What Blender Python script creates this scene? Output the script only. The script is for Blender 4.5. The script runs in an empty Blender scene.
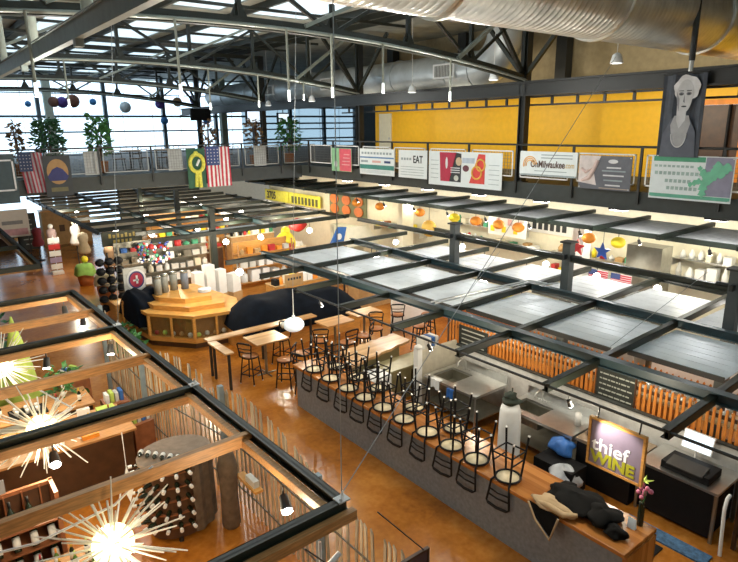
import bpy, math, random
from mathutils import Vector, Matrix
random.seed(7)
S = bpy.context.scene
COL = S.collection
PI = math.pi
def R(d): return math.radians(d)

# ------------------------------------------------------------------ camera
cd = bpy.data.cameras.new('camera'); cam = bpy.data.objects.new('camera', cd); COL.objects.link(cam)
cd.sensor_fit = 'HORIZONTAL'; cd.sensor_width = 36.0; cd.lens = 36.0*592.0/738.0; cd.clip_end = 300
CR = [[0.786007, 0.165047, -0.595779], [-0.618111, 0.191867, -0.762316], [-0.011508, 0.967443, 0.252826]]
m = Matrix([[CR[0][0],CR[0][1],CR[0][2],0],[CR[1][0],CR[1][1],CR[1][2],0],[CR[2][0],CR[2][1],CR[2][2],6.8],[0,0,0,1]])
cam.matrix_world = m
S.camera = cam
# ------------------------------------------------------------------ world + exposure
w = bpy.data.worlds.new('sky'); S.world = w; w.use_nodes = True
bg = w.node_tree.nodes['Background']
bg.inputs[0].default_value = (0.74, 0.88, 1.0, 1); bg.inputs[1].default_value = 2.15
S.view_settings.view_transform = 'Standard'; S.view_settings.look = 'None'
S.view_settings.gamma = 1; S.view_settings.use_curve_mapping = False
S.view_settings.exposure = 0.38
S.cycles.max_bounces = 6; S.cycles.diffuse_bounces = 3; S.cycles.glossy_bounces = 3
S.cycles.transmission_bounces = 4; S.cycles.transparent_max_bounces = 8
S.cycles.sample_clamp_indirect = 4.0
S.cycles.caustics_reflective = False; S.cycles.caustics_refractive = False

# ------------------------------------------------------------------ materials
MATS = {}
def mat(name, color, rough=0.5, metal=0.0, noise=0.12, scale=6.0, bump=0.0, emit=None, es=0.0, stretch=(1,1,1), spec=None):
    if name in MATS: return MATS[name]
    M_ = bpy.data.materials.new(name); M_.use_nodes = True
    nt = M_.node_tree; b = nt.nodes['Principled BSDF']
    b.inputs['Roughness'].default_value = rough; b.inputs['Metallic'].default_value = metal
    if spec is not None: b.inputs['Specular IOR Level'].default_value = spec
    c = tuple(color)+(1,)
    if noise > 0:
        tc = nt.nodes.new('ShaderNodeTexCoord'); mp = nt.nodes.new('ShaderNodeMapping'); mp.inputs['Scale'].default_value = stretch
        n = nt.nodes.new('ShaderNodeTexNoise'); n.inputs['Scale'].default_value = scale; n.inputs['Detail'].default_value = 4
        r = nt.nodes.new('ShaderNodeValToRGB')
        r.color_ramp.elements[0].position = 0.3; r.color_ramp.elements[1].position = 0.7
        r.color_ramp.elements[0].color = tuple(x*(1-noise) for x in color)+(1,)
        r.color_ramp.elements[1].color = tuple(min(1, x*(1+noise)) for x in color)+(1,)
        nt.links.new(tc.outputs['Object'], mp.inputs[0]); nt.links.new(mp.outputs[0], n.inputs['Vector'])
        nt.links.new(n.outputs['Fac'], r.inputs[0]); nt.links.new(r.outputs[0], b.inputs['Base Color'])
        if bump > 0:
            bp = nt.nodes.new('ShaderNodeBump'); bp.inputs['Strength'].default_value = bump; bp.inputs['Distance'].default_value = 0.02
            nt.links.new(n.outputs['Fac'], bp.inputs['Height']); nt.links.new(bp.outputs[0], b.inputs['Normal'])
    else:
        b.inputs['Base Color'].default_value = c
    if emit:
        b.inputs['Emission Color'].default_value = tuple(emit)+(1,); b.inputs['Emission Strength'].default_value = es
    MATS[name] = M_; return M_

def plank_mat(name, c1, c2, width=0.09, axis='Y', rough=0.35):
    """wood with boards: stripes of two tones across an axis, plus grain"""
    M_ = bpy.data.materials.new(name); M_.use_nodes = True
    nt = M_.node_tree; b = nt.nodes['Principled BSDF']; b.inputs['Roughness'].default_value = rough
    tc = nt.nodes.new('ShaderNodeTexCoord'); sp = nt.nodes.new('ShaderNodeSeparateXYZ')
    nt.links.new(tc.outputs['Object'], sp.inputs[0])
    dv = nt.nodes.new('ShaderNodeMath'); dv.operation = 'DIVIDE'; dv.inputs[1].default_value = width
    nt.links.new(sp.outputs[axis], dv.inputs[0])
    fl = nt.nodes.new('ShaderNodeMath'); fl.operation = 'FLOOR'; nt.links.new(dv.outputs[0], fl.inputs[0])
    wn = nt.nodes.new('ShaderNodeTexWhiteNoise'); wn.noise_dimensions = '1D'; nt.links.new(fl.outputs[0], wn.inputs['W'])
    mp = nt.nodes.new('ShaderNodeMapping'); mp.inputs['Scale'].default_value = (1,12,1) if axis == 'Y' else (12,1,1)
    nt.links.new(tc.outputs['Object'], mp.inputs[0])
    n = nt.nodes.new('ShaderNodeTexNoise'); n.inputs['Scale'].default_value = 3; n.inputs['Detail'].default_value = 5
    nt.links.new(mp.outputs[0], n.inputs['Vector'])
    ad = nt.nodes.new('ShaderNodeMath'); ad.operation = 'MULTIPLY_ADD'; ad.inputs[1].default_value = 0.6
    nt.links.new(wn.outputs['Value'], ad.inputs[0])
    m2 = nt.nodes.new('ShaderNodeMath'); m2.operation = 'MULTIPLY'; m2.inputs[1].default_value = 0.45
    nt.links.new(n.outputs['Fac'], m2.inputs[0]); nt.links.new(m2.outputs[0], ad.inputs[2])
    r = nt.nodes.new('ShaderNodeValToRGB'); r.color_ramp.elements[0].color = tuple(c1)+(1,); r.color_ramp.elements[1].color = tuple(c2)+(1,)
    nt.links.new(ad.outputs[0], r.inputs[0]); nt.links.new(r.outputs[0], b.inputs['Base Color'])
    MATS[name] = M_; return M_

def glass_mat(name, tint=(1,1,1), gloss=0.08):
    M_ = bpy.data.materials.new(name); M_.use_nodes = True; nt = M_.node_tree
    for n in list(nt.nodes): nt.nodes.remove(n)
    o = nt.nodes.new('ShaderNodeOutputMaterial'); mx = nt.nodes.new('ShaderNodeMixShader'); mx.inputs[0].default_value = gloss
    t = nt.nodes.new('ShaderNodeBsdfTransparent'); t.inputs[0].default_value = tuple(tint)+(1,)
    g = nt.nodes.new('ShaderNodeBsdfGlossy'); g.inputs['Roughness'].default_value = 0.05
    nt.links.new(t.outputs[0], mx.inputs[1]); nt.links.new(g.outputs[0], mx.inputs[2]); nt.links.new(mx.outputs[0], o.inputs[0])
    MATS[name] = M_; return M_

def translucent_mat(name, color):
    M_ = bpy.data.materials.new(name); M_.use_nodes = True; nt = M_.node_tree
    for n in list(nt.nodes): nt.nodes.remove(n)
    o = nt.nodes.new('ShaderNodeOutputMaterial'); mx = nt.nodes.new('ShaderNodeMixShader'); mx.inputs[0].default_value = 0.25
    t = nt.nodes.new('ShaderNodeBsdfTranslucent'); t.inputs[0].default_value = tuple(color)+(1,)
    d = nt.nodes.new('ShaderNodeBsdfDiffuse'); d.inputs[0].default_value = tuple(color)+(1,)
    nt.links.new(t.outputs[0], mx.inputs[1]); nt.links.new(d.outputs[0], mx.inputs[2]); nt.links.new(mx.outputs[0], o.inputs[0])
    MATS[name] = M_; return M_

def floor_mat():
    M_ = bpy.data.materials.new('stained concrete'); M_.use_nodes = True; nt = M_.node_tree; b = nt.nodes['Principled BSDF']
    tc = nt.nodes.new('ShaderNodeTexCoord')
    n1 = nt.nodes.new('ShaderNodeTexNoise'); n1.inputs['Scale'].default_value = 0.7; n1.inputs['Detail'].default_value = 6; n1.inputs['Roughness'].default_value = 0.6
    n2 = nt.nodes.new('ShaderNodeTexNoise'); n2.inputs['Scale'].default_value = 9; n2.inputs['Detail'].default_value = 3
    mx = nt.nodes.new('ShaderNodeMath'); mx.operation = 'MULTIPLY_ADD'; mx.inputs[1].default_value = 0.35
    for n in (n1, n2): nt.links.new(tc.outputs['Object'], n.inputs['Vector'])
    nt.links.new(n2.outputs['Fac'], mx.inputs[0]); nt.links.new(n1.outputs['Fac'], mx.inputs[2])
    r = nt.nodes.new('ShaderNodeValToRGB'); e = r.color_ramp.elements
    e[0].position = 0.45; e[0].color = (0.23, 0.072, 0.009, 1); e[1].position = 0.9; e[1].color = (0.58, 0.235, 0.042, 1)
    k = r.color_ramp.elements.new(0.66); k.color = (0.41, 0.14, 0.017, 1)
    nt.links.new(mx.outputs[0], r.inputs[0]); nt.links.new(r.outputs[0], b.inputs['Base Color'])
    b.inputs['Roughness'].default_value = 0.32
    b.inputs['Roughness'].default_value = 0.22; b.inputs['Specular IOR Level'].default_value = 0.6
    MATS['floor'] = M_; return M_

FLOOR = floor_mat()
BLACK = mat('black painted steel', (0.018,0.02,0.02), 0.45)
BEAM = mat('green black steel beam', (0.014,0.021,0.014), 0.45)
BLUBEAM = mat('blue grey steel beam', (0.035,0.068,0.078), 0.40)
DKGREY = mat('dark grey fascia', (0.034,0.040,0.038), 0.6)
GIRD = mat('grey green girder', (0.26,0.30,0.275), 0.5)
PIPE = mat('pale painted pipe', (0.50,0.54,0.46), 0.4)
ROOF = mat('roof deck', (0.30,0.31,0.27), 0.7, noise=0.25, scale=2)
TRUSS = mat('truss steel', (0.016,0.02,0.015), 0.5)
DUCT = mat('galvanised duct', (0.80,0.79,0.72), 0.30, 0.8, noise=0.2, scale=2.5)
DUCT2 = mat('grey spiral duct', (0.55,0.60,0.62), 0.4, 0.4, noise=0.2, scale=1.5)
YELLOW = mat('yellow wall paint', (0.88,0.49,0.010), 0.55, noise=0.05)
ORANGE = mat('orange door trim', (0.85,0.28,0.02), 0.5)
TAN = mat('tan wall board', (0.33,0.27,0.16), 0.7)
CREAM = mat('cream wall paint', (0.80,0.76,0.60), 0.6, noise=0.05)
WHITE = mat('white paint', (0.82,0.83,0.82), 0.45, noise=0.04)
OFFW = mat('off white', (0.62,0.62,0.58), 0.5)
GREYW = mat('grey counter wall', (0.20,0.228,0.265), 0.6, noise=0.18, scale=14)
WOODB = mat('pine beam', (0.50,0.25,0.085), 0.5, noise=0.3, scale=5, stretch=(1,10,10))
COUNT = plank_mat('counter top boards', (0.24,0.075,0.015), (0.58,0.24,0.06), 0.085, 'X', 0.25)
TABLE = plank_mat('table top boards', (0.36,0.17,0.055), (0.78,0.50,0.24), 0.11, 'Y', 0.3)
OAK = mat('orange oak veneer', (0.66,0.33,0.08), 0.4, noise=0.2, scale=4, stretch=(1,1,8))
PICK = mat('orange stained picket', (0.60,0.21,0.035), 0.5, noise=0.3, scale=5, stretch=(6,6,1))
FENCE = mat('weathered picket', (0.34,0.29,0.21), 0.6, noise=0.3, scale=4, stretch=(6,6,1))
FENCED = mat('dark picket', (0.10,0.095,0.08), 0.5)
POSTB = mat('blue grey post', (0.23,0.30,0.34), 0.5)
DBROWN = mat('dark brown counter', (0.075,0.033,0.014), 0.45, noise=0.25, scale=5)
REDWD = mat('reddish rack wood', (0.32,0.12,0.05), 0.45, noise=0.25)
STEEL = mat('stainless steel', (0.60,0.61,0.60), 0.28, 0.9, noise=0.08)
STEELD = mat('dark stainless', (0.30,0.29,0.24), 0.35, 0.8)
BLK = mat('matte black', (0.006,0.006,0.007), 0.6, spec=0.25)
NAVY = mat('navy cloth', (0.003,0.0055,0.011), 0.95, noise=0.3, scale=4, bump=0.3, spec=0.15)
SEATB = mat('brown seat', (0.33,0.12,0.03), 0.35)
SEATC = mat('cream plywood underside', (0.74,0.62,0.40), 0.5, noise=0.1)
TIP = mat('steel glide', (0.7,0.7,0.68), 0.3)
PANEL = mat('corrugated grey panel', (0.86,0.86,0.84), 0.40, 0.0, noise=0.1, scale=2)
CLOTHB = mat('brown cloth', (0.14,0.10,0.065), 0.9, noise=0.3, scale=8, bump=0.4)
BURLAP = mat('grey brown burlap', (0.27,0.21,0.16), 0.9, noise=0.2, scale=10)
LEAF = mat('leaf', (0.055,0.19,0.045), 0.5, noise=0.5, scale=8)
LEAFD = mat('dark leaf', (0.03,0.10,0.035), 0.5, noise=0.5, scale=8)
LIME = mat('lime cloth', (0.50,0.66,0.12), 0.7)
RED = mat('red', (0.50,0.03,0.03), 0.5); FRED = mat('flag red', (0.48,0.035,0.06), 0.7); FWHITE = mat('flag white', (0.72,0.70,0.70), 0.7)
FBLUE = mat('flag blue', (0.035,0.06,0.18), 0.7)
GOLD = mat('gold', (0.75,0.50,0.05), 0.5); GREEN = mat('sign green', (0.06,0.32,0.18), 0.5); BLUE = mat('blue plastic', (0.04,0.16,0.50), 0.5)
BANW = mat('banner vinyl', (0.74,0.79,0.80), 0.45, noise=0.03); BANG = mat('banner grey', (0.12,0.125,0.15), 0.45)
SKIN = mat('printed pale grey', (0.52,0.52,0.53), 0.6); SKIND = mat('printed mid grey', (0.17,0.17,0.19), 0.6); INK = mat('printed ink', (0.03,0.035,0.04), 0.6)
HAIR = mat('printed light grey', (0.66,0.66,0.67), 0.6); PINKP = mat('printed skin', (0.66,0.50,0.46), 0.6); GRTXT = mat('printed grey text', (0.30,0.36,0.38), 0.6)
GREENP = mat('banner green', (0.25,0.50,0.28), 0.5); ORTXT = mat('orange print', (0.85,0.40,0.06), 0.5)
BOTTLE = mat('dark bottle glass', (0.015,0.022,0.012), 0.12, noise=0)
BOTG = mat('green bottle glass', (0.10,0.22,0.05), 0.12, noise=0); CAPR = mat('red capsule', (0.35,0.02,0.03), 0.35, noise=0)
LABEL = mat('paper label', (0.80,0.80,0.76), 0.6, noise=0); PAPER = mat('paper', (0.85,0.86,0.85), 0.6, noise=0.03)
CARD = mat('cardboard', (0.48,0.30,0.13), 0.8); KHAKI = mat('khaki cabinet', (0.24,0.21,0.10), 0.5)
SIGNP = mat('sign purple grey', (0.23,0.19,0.25), 0.45, noise=0.06); OLIVE = mat('olive lettering', (0.42,0.42,0.03), 0.4, noise=0)
TERRA = mat('terracotta', (0.42,0.14,0.04), 0.6); ORNG = mat('orange', (0.85,0.30,0.03), 0.5); PURP = mat('violet paper', (0.12,0.07,0.35), 0.7)
BRNP = mat('brown paper', (0.22,0.09,0.06), 0.7); BLUP = mat('sky blue paper', (0.06,0.25,0.60), 0.7); YEL = mat('bright yellow', (0.88,0.72,0.03), 0.5)
JACK = mat('black jacket cloth', (0.006,0.006,0.006), 0.9, noise=0.3, bump=0.3, spec=0.15); TANC = mat('tan lining', (0.42,0.30,0.17), 0.9)
CHALK = mat('chalkboard', (0.02,0.025,0.022), 0.6); CHTXT = mat('chalk', (0.42,0.44,0.40), 0.8, noise=0)
FRIDGE = mat('display grey', (0.32,0.34,0.33), 0.4); MAUVE = mat('mauve sign', (0.085,0.05,0.06), 0.5)
GLASS = glass_mat('clear glass', (0.93,0.97,0.96), 0.10); WINGL = glass_mat('window glass', (0.92,0.97,1.0), 0.05)
WINDK = glass_mat('tinted window glass', (0.48,0.54,0.57), 0.08)
SKYL = translucent_mat('skylight sheet', (0.86,0.90,0.90))
def emis(name, c, s): return mat(name, c, 0.5, noise=0, emit=c, es=s)
E_W = emis('warm lamp glow', (1.0,0.86,0.60), 14); E_N = emis('white lamp glow', (1.0,0.96,0.88), 16); E_S = emis('screen glow', (0.75,0.88,1.0), 0.9)
E_T = emis('tube tip glow', (0.95,1.0,0.95), 1.2); E_ST = emis('starburst core glow', (1.0,0.86,0.45), 3.2)
E_WH = emis('white globe glow', (0.80,0.92,1.0), 0.35)

# ------------------------------------------------------------------ mesh helpers
class MB:
    def __init__(s): s.v = []; s.f = []; s.mi = []; s.sm = []; s.m = 0; s.smooth = False
    def add(s, vs, fs):
        o = len(s.v); s.v += [tuple(x) for x in vs]
        for f in fs: s.f.append(tuple(i+o for i in f)); s.mi.append(s.m); s.sm.append(s.smooth)
        return s
    def box(s, x0,x1,y0,y1,z0,z1):
        return s.add([(x0,y0,z0),(x1,y0,z0),(x1,y1,z0),(x0,y1,z0),(x0,y0,z1),(x1,y0,z1),(x1,y1,z1),(x0,y1,z1)],
                     [(0,3,2,1),(4,5,6,7),(0,1,5,4),(1,2,6,5),(2,3,7,6),(3,0,4,7)])
    def bar(s, p, q, w, h=None, up=(0,0,1)):
        h = h or w; p = Vector(p); q = Vector(q); d = (q-p).normalized(); u = Vector(up)
        if abs(d.dot(u)) > 0.98: u = Vector((1,0,0))
        a = d.cross(u).normalized(); b = a.cross(d).normalized()
        vs = []
        for c in (p, q):
            for i, j in ((-1,-1),(1,-1),(1,1),(-1,1)): vs.append(c + a*(w/2*i) + b*(h/2*j))
        return s.add(vs, [(0,1,2,3),(7,6,5,4),(0,4,5,1),(1,5,6,2),(2,6,7,3),(3,7,4,0)])
    def tube(s, pts, r, n=8, cap=True):
        pts = [Vector(p) for p in pts]; rs = r if isinstance(r, (list, tuple)) else [r]*len(pts)
        vs = []; fs = []; pa = None
        for i, p in enumerate(pts):
            d = (pts[min(i+1,len(pts)-1)] - pts[max(i-1,0)]).normalized()
            if pa is None:
                u = Vector((0,0,1)) if abs(d.z) < 0.9 else Vector((1,0,0)); a = d.cross(u).normalized()
            else: a = (pa - d*pa.dot(d)).normalized()
            pa = a; b = d.cross(a)
            for k in range(n):
                t = 2*PI*k/n; vs.append(p + (a*math.cos(t)+b*math.sin(t))*rs[i])
        for i in range(len(pts)-1):
            for k in range(n):
                k2 = (k+1) % n; fs.append((i*n+k, i*n+k2, (i+1)*n+k2, (i+1)*n+k))
        sm = s.smooth; s.smooth = n > 5; s.add(vs, fs); s.smooth = False
        if cap:
            o = len(vs)-n; s.add(vs, [tuple(range(n))[::-1], tuple(range(o, o+n))])
        s.smooth = sm; return s
    def lathe(s, prof, c=(0,0,0), n=16):
        vs = []; fs = []
        for r, z in prof:
            for k in range(n):
                t = 2*PI*k/n; vs.append((c[0]+r*math.cos(t), c[1]+r*math.sin(t), c[2]+z))
        for i in range(len(prof)-1):
            for k in range(n):
                k2 = (k+1) % n; fs.append((i*n+k, i*n+k2, (i+1)*n+k2, (i+1)*n+k))
        fs.append(tuple(range(n))[::-1]); o = (len(prof)-1)*n; fs.append(tuple(range(o, o+n)))
        sm = s.smooth; s.smooth = True; s.add(vs, fs); s.smooth = sm; return s
    def sphere(s, c, r, n=12, sq=(1,1,1)):
        m_ = max(4, n//2); prof = [(max(0.001, r*math.sin(PI*i/m_)), -r*math.cos(PI*i/m_)) for i in range(m_+1)]
        vs = []; fs = []
        for rr, z in prof:
            for k in range(n):
                t = 2*PI*k/n; vs.append((c[0]+sq[0]*rr*math.cos(t), c[1]+sq[1]*rr*math.sin(t), c[2]+sq[2]*z))
        for i in range(m_):
            for k in range(n): fs.append((i*n+k, i*n+(k+1)%n, (i+1)*n+(k+1)%n, (i+1)*n+k))
        sm = s.smooth; s.smooth = True; s.add(vs, fs); s.smooth = sm; return s
    def prism(s, pts, z0, z1):
        n = len(pts); vs = [(x,y,z0) for x,y in pts]+[(x,y,z1) for x,y in pts]
        return s.add(vs, [tuple(range(n))[::-1], tuple(range(n,2*n))]+[(i,(i+1)%n,n+(i+1)%n,n+i) for i in range(n)])
    def px(s, x, pts, th=0.004):      # outline in a plane of constant x, pts = (y, z), front face towards -x
        n = len(pts); vs = [(x-th,y,z) for y,z in pts]+[(x,y,z) for y,z in pts]
        return s.add(vs, [tuple(range(n)), tuple(range(n,2*n))[::-1]]+[(i,n+i,n+(i+1)%n,(i+1)%n) for i in range(n)])
    def py(s, y, pts, th=0.004):      # outline in a plane of constant y, pts = (x, z), front face towards -y
        n = len(pts); vs = [(x,y-th,z) for x,z in pts]+[(x,y,z) for x,z in pts]
        return s.add(vs, [tuple(range(n))[::-1], tuple(range(n,2*n))]+[(i,(i+1)%n,n+(i+1)%n,n+i) for i in range(n)])
    def blob(s, c, r, seed=0, amp=0.15, n=20):
        rnd = random.Random(seed); ph = [rnd.uniform(0,6.28) for _ in range(6)]; m_ = n//2; vs = []; fs = []
        for i in range(m_+1):
            a = PI*i/m_
            for k in range(n):
                t = 2*PI*k/n; q = 1+amp*(math.sin(3*t+ph[0]+2*a)+math.sin(5*t+ph[1]-3*a)*0.6+math.sin(4*a+ph[2]+t)*0.7)*math.sin(a)
                vs.append((c[0]+r[0]*q*math.sin(a)*math.cos(t), c[1]+r[1]*q*math.sin(a)*math.sin(t), c[2]-r[2]*math.cos(a)*(1+amp*0.5*math.sin(2*t+ph[3]))))
        for i in range(m_):
            for k in range(n): fs.append((i*n+k, i*n+(k+1)%n, (i+1)*n+(k+1)%n, (i+1)*n+k))
        sm = s.smooth; s.smooth = True; s.add(vs, fs); s.smooth = sm; return s
    def build(s, name, mats, parent=None, label=None, cat=None, group=None, kind=None, loc=None, rot=None):
        me = bpy.data.meshes.new(name)
        vv = s.v
        if loc is None and parent is None and kind is None and vv:      # top-level mesh: origin at its own base
            xs = [a[0] for a in vv]; ys = [a[1] for a in vv]; zs = [a[2] for a in vv]
            loc = ((min(xs)+max(xs))/2, (min(ys)+max(ys))/2, min(zs)); vv = [(a[0]-loc[0], a[1]-loc[1], a[2]-loc[2]) for a in vv]
        me.from_pydata(vv, [], s.f)
        for mm in (mats if isinstance(mats, (list, tuple)) else [mats]): me.materials.append(mm)
        me.polygons.foreach_set('material_index', s.mi); me.polygons.foreach_set('use_smooth', s.sm); me.update()
        o = bpy.data.objects.new(name, me); COL.objects.link(o)
        if parent: o.parent = parent
        if loc: o.location = loc
        if rot: o.rotation_euler = rot
        return tag(o, label, cat, group, kind)
def tag(o, label=None, cat=None, group=None, kind=None):
    if label: o['label'] = label
    if cat: o['category'] = cat
    if group: o['group'] = group
    if kind: o['kind'] = kind
    return o
def T(name, label, cat, loc=(0,0,0), rz=0, group=None):
    o = bpy.data.objects.new(name, None); o.empty_display_size = 0.2; COL.objects.link(o); o.location = loc; o.rotation_euler = (0,0,rz)
    return tag(o, label, cat, group)
def kids(o): return [c for c in bpy.data.objects if c.parent == o]
TREE = {}
def copy_tree(o, loc, rot, label, group=None):
    if o.name not in TREE: TREE[o.name] = [(c, kids(c)) for c in kids(o)]
    r = o.copy(); COL.objects.link(r); r.location = loc; r.rotation_euler = rot; r['label'] = label
    if group: r['group'] = group
    for c, gs in TREE[o.name]:
        d = c.copy(); COL.objects.link(d); d.parent = r
        for g in gs:
            h = g.copy(); COL.objects.link(h); h.parent = d
    return r
def box(name, mt, x0,x1,y0,y1,z0,z1, **k): return MB().box(x0,x1,y0,y1,z0,z1).build(name, mt, **k)
def bev(o, w=0.01, seg=2):
    b = o.modifiers.new('bevel','BEVEL'); b.width = w; b.segments = seg; b.limit_method = 'ANGLE'; return o
def ell(cy, cz, ry, rz, n=20, a0=0): return [(cy+ry*math.cos(a0+2*PI*i/n), cz+rz*math.sin(a0+2*PI*i/n)) for i in range(n)]
def rect(a0,a1,b0,b1): return [(a0,b0),(a1,b0),(a1,b1),(a0,b1)]
def text(name, body, size, loc, face, mt, parent=None, bold=0.0, th=0.003, sx=1.0, align='LEFT', label=None):
    cu = bpy.data.curves.new(name, 'FONT'); cu.body = body; cu.size = size; cu.extrude = th; cu.offset = bold; cu.align_x = align
    t = bpy.data.objects.new(name, cu); COL.objects.link(t)
    dg = bpy.context.evaluated_depsgraph_get(); me = bpy.data.meshes.new_from_object(t.evaluated_get(dg))
    bpy.data.objects.remove(t); me.materials.clear(); me.materials.append(mt)
    o = bpy.data.objects.new(name, me); COL.objects.link(o)
    if face == '-x': M3 = Matrix(((0,0,-1),(-sx,0,0),(0,1,0)))
    elif face == '-y': M3 = Matrix(((sx,0,0),(0,0,-1),(0,1,0)))
    else: M3 = Matrix(((sx,0,0),(0,1,0),(0,0,1)))
    me.transform(M3.to_4x4()); o.location = loc
    if parent: o.parent = parent
    if label: o['label'] = label
    return o
def light(name, loc, power, color=(1,0.86,0.66), r=0.08, spot=None, target=None, parent=None):
    L = bpy.data.lights.new(name, 'SPOT' if spot else 'POINT'); L.energy = power; L.color = color; L.shadow_soft_size = r
    if spot: L.spot_size = R(spot); L.spot_blend = 0.6
    o = bpy.data.objects.new(name, L); COL.objects.link(o); o.location = loc
    if spot: o.rotation_euler = (Vector(target)-Vector(loc)).to_track_quat('-Z','Y').to_euler()
    return o
ORD = ['nearest','second nearest','third nearest','fourth nearest','fifth nearest','sixth nearest','seventh nearest','eighth nearest','ninth nearest','tenth nearest','eleventh nearest','twelfth nearest','thirteenth nearest','fourteenth nearest','fifteenth nearest','sixteenth nearest']
LR = ['leftmost','second from the left','third from the left','fourth from the left','fifth from the left','sixth from the left','seventh from the left','eighth from the left','ninth from the left','tenth from the left','eleventh from the left','twelfth from the left']
st = dict(kind='structure')
# ================================================================== THE SETTING
box('floor', FLOOR, -14,32,-4,46,-0.12,0, **st)
box('mezzanine_floor_right', DKGREY, 14,32,-4,46,4.74,5.2, **st)
box('mezzanine_floor_back', DKGREY, -14,13.99,22.6,46,4.68,5.2, **st)
# yellow wall with a doorway, tan boards above, cream food-hall wall under the mezzanine
wy = MB(); wy.box(18,18.2,8.05,22.4,5.2,8.0); wy.box(18,18.2,6.6,8.05,7.35,8.0); wy.box(18,18.2,-4,6.6,5.2,8.0)
wy.build('wall_right', YELLOW, **st)
tn = MB(); tn.box(18,18.2,-4,22.4,8.0,10.2); tn.build('wall_right_upper', TAN, **st)
box('wall_right_lower', CREAM, 18,18.2,-4,33,0,4.74, **st)
box('wall_far_right', DKGREY, 31.8,32,22.4,42,5.2,10.2, **st)
box('wall_yellow_return', YELLOW, 18.2,31.8,22.2,22.4,5.2,10.2, **st)
# doorway frame and door in the yellow wall, pale door at its far end
d1 = MB(); d1.box(17.9,18.05,7.93,8.05,5.2,7.4); d1.box(17.9,18.05,6.6,6.72,5.2,7.4); d1.box(17.9,18.05,6.72,7.93,7.26,7.4); d1 = d1.build('door_1', ORANGE, **st)
MB().box(18.12,18.18,6.72,7.93,5.2,7.26).build('door_leaf', DBROWN, parent=d1)
MB().box(17.98,18.1,7.05,7.1,5.2,7.26).build('door_edge', BLK, parent=d1)
d2 = box('door_2', CREAM, 17.94,18.0,21.2,22.05,5.2,7.35, **st)
MB().box(17.90,17.94,21.28,21.34,6.2,6.3).build('door_handle', STEEL, parent=d2)
# roof: solid deck between strips of skylight
strips = [(-0.4,0.8),(2.0,3.4),(4.4,5.9),(6.9,8.4),(9.4,11.4)]
ybays = [(-4,2.6),(3.8,10.3),(11.5,17.9),(19.1,25.5),(26.7,33.2),(34.4,41)]
rf = MB(); xs = -14
for a, b in strips: rf.box(xs,a,-4,46,10.2,10.34); xs = b
rf.box(xs,32,-4,46,10.2,10.34)
for a, b in strips:
    y = -4
    for c, d in ybays:
        if c > y: rf.box(a,b,y,c,10.2,10.34)
        y = d
    rf.box(a,b,y,46,10.2,10.34)
rf.build('ceiling', ROOF, **st)
n = 1
for a, b in strips:
    for c, d in ybays:
        if b > -3: MB().box(a,b,c,d,10.24,10.26).build('window_%d' % n, SKYL, **st); n += 1
# purlins and rafters (fixed roof framing)
pu = MB()
for x in (-2.2,-0.9,1.3,1.7,3.8,6.4,8.8,11.7,12.4,13.2): pu.box(x,x+0.09,-4,44,10.02,10.2)
pu.build('ceiling_purlins', TRUSS, **st)
rb = MB()
for y in [1,5.8,8.4,13.4,15.8,21,23.5,28.6,31,36.2,39]: rb.box(-6,14,y,y+0.07,9.94,10.02)
rb.build('ceiling_rafters', TRUSS, **st)
# columns along the mezzanine edge
YC = [3.28, 10.9, 18.5, 26.1, 33.7]
for i, y in enumerate(YC):
    c = MB(); c.box(14.0,14.22,y-0.11,y-0.085,5.2,10.0); c.box(14.0,14.22,y+0.085,y+0.11,5.2,10.0); c.box(14.09,14.13,y-0.09,y+0.09,5.2,10.0)
    c.box(14.0,14.27,y-0.16,y+0.16,5.2,5.23)
    c.build('column_%d' % (i+1), BLACK, **st)
for i, y in enumerate([5.0,12.2,16.6,20.8]):
    MB().box(17.55,17.9,y-0.2,y+0.2,8.0,10.15).build('column_%d' % (i+6), BLACK, **st)
b = MB(); b.box(13.9,14.15,-4,36,7.56,7.60); b.box(13.9,14.15,-4,36,7.9,7.95); b.box(14.0,14.05,-4,36,7.6,7.9)
b.build('eave_beam', BLACK, **st)
b = MB(); b.box(14.35,14.40,-4,20,7.30,7.35); b.box(14.35,14.40,-4,20,7.52,7.57)
y = -3.9
while y < 20: b.box(14.35,14.40,y,y+0.07,7.35,7.56); y += 0.78
b.build('trim_1', BLACK, **st)
MB().box(17.8,18.0,-4,22.4,7.98,8.2).build('trim_2', BLACK, **st)
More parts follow.
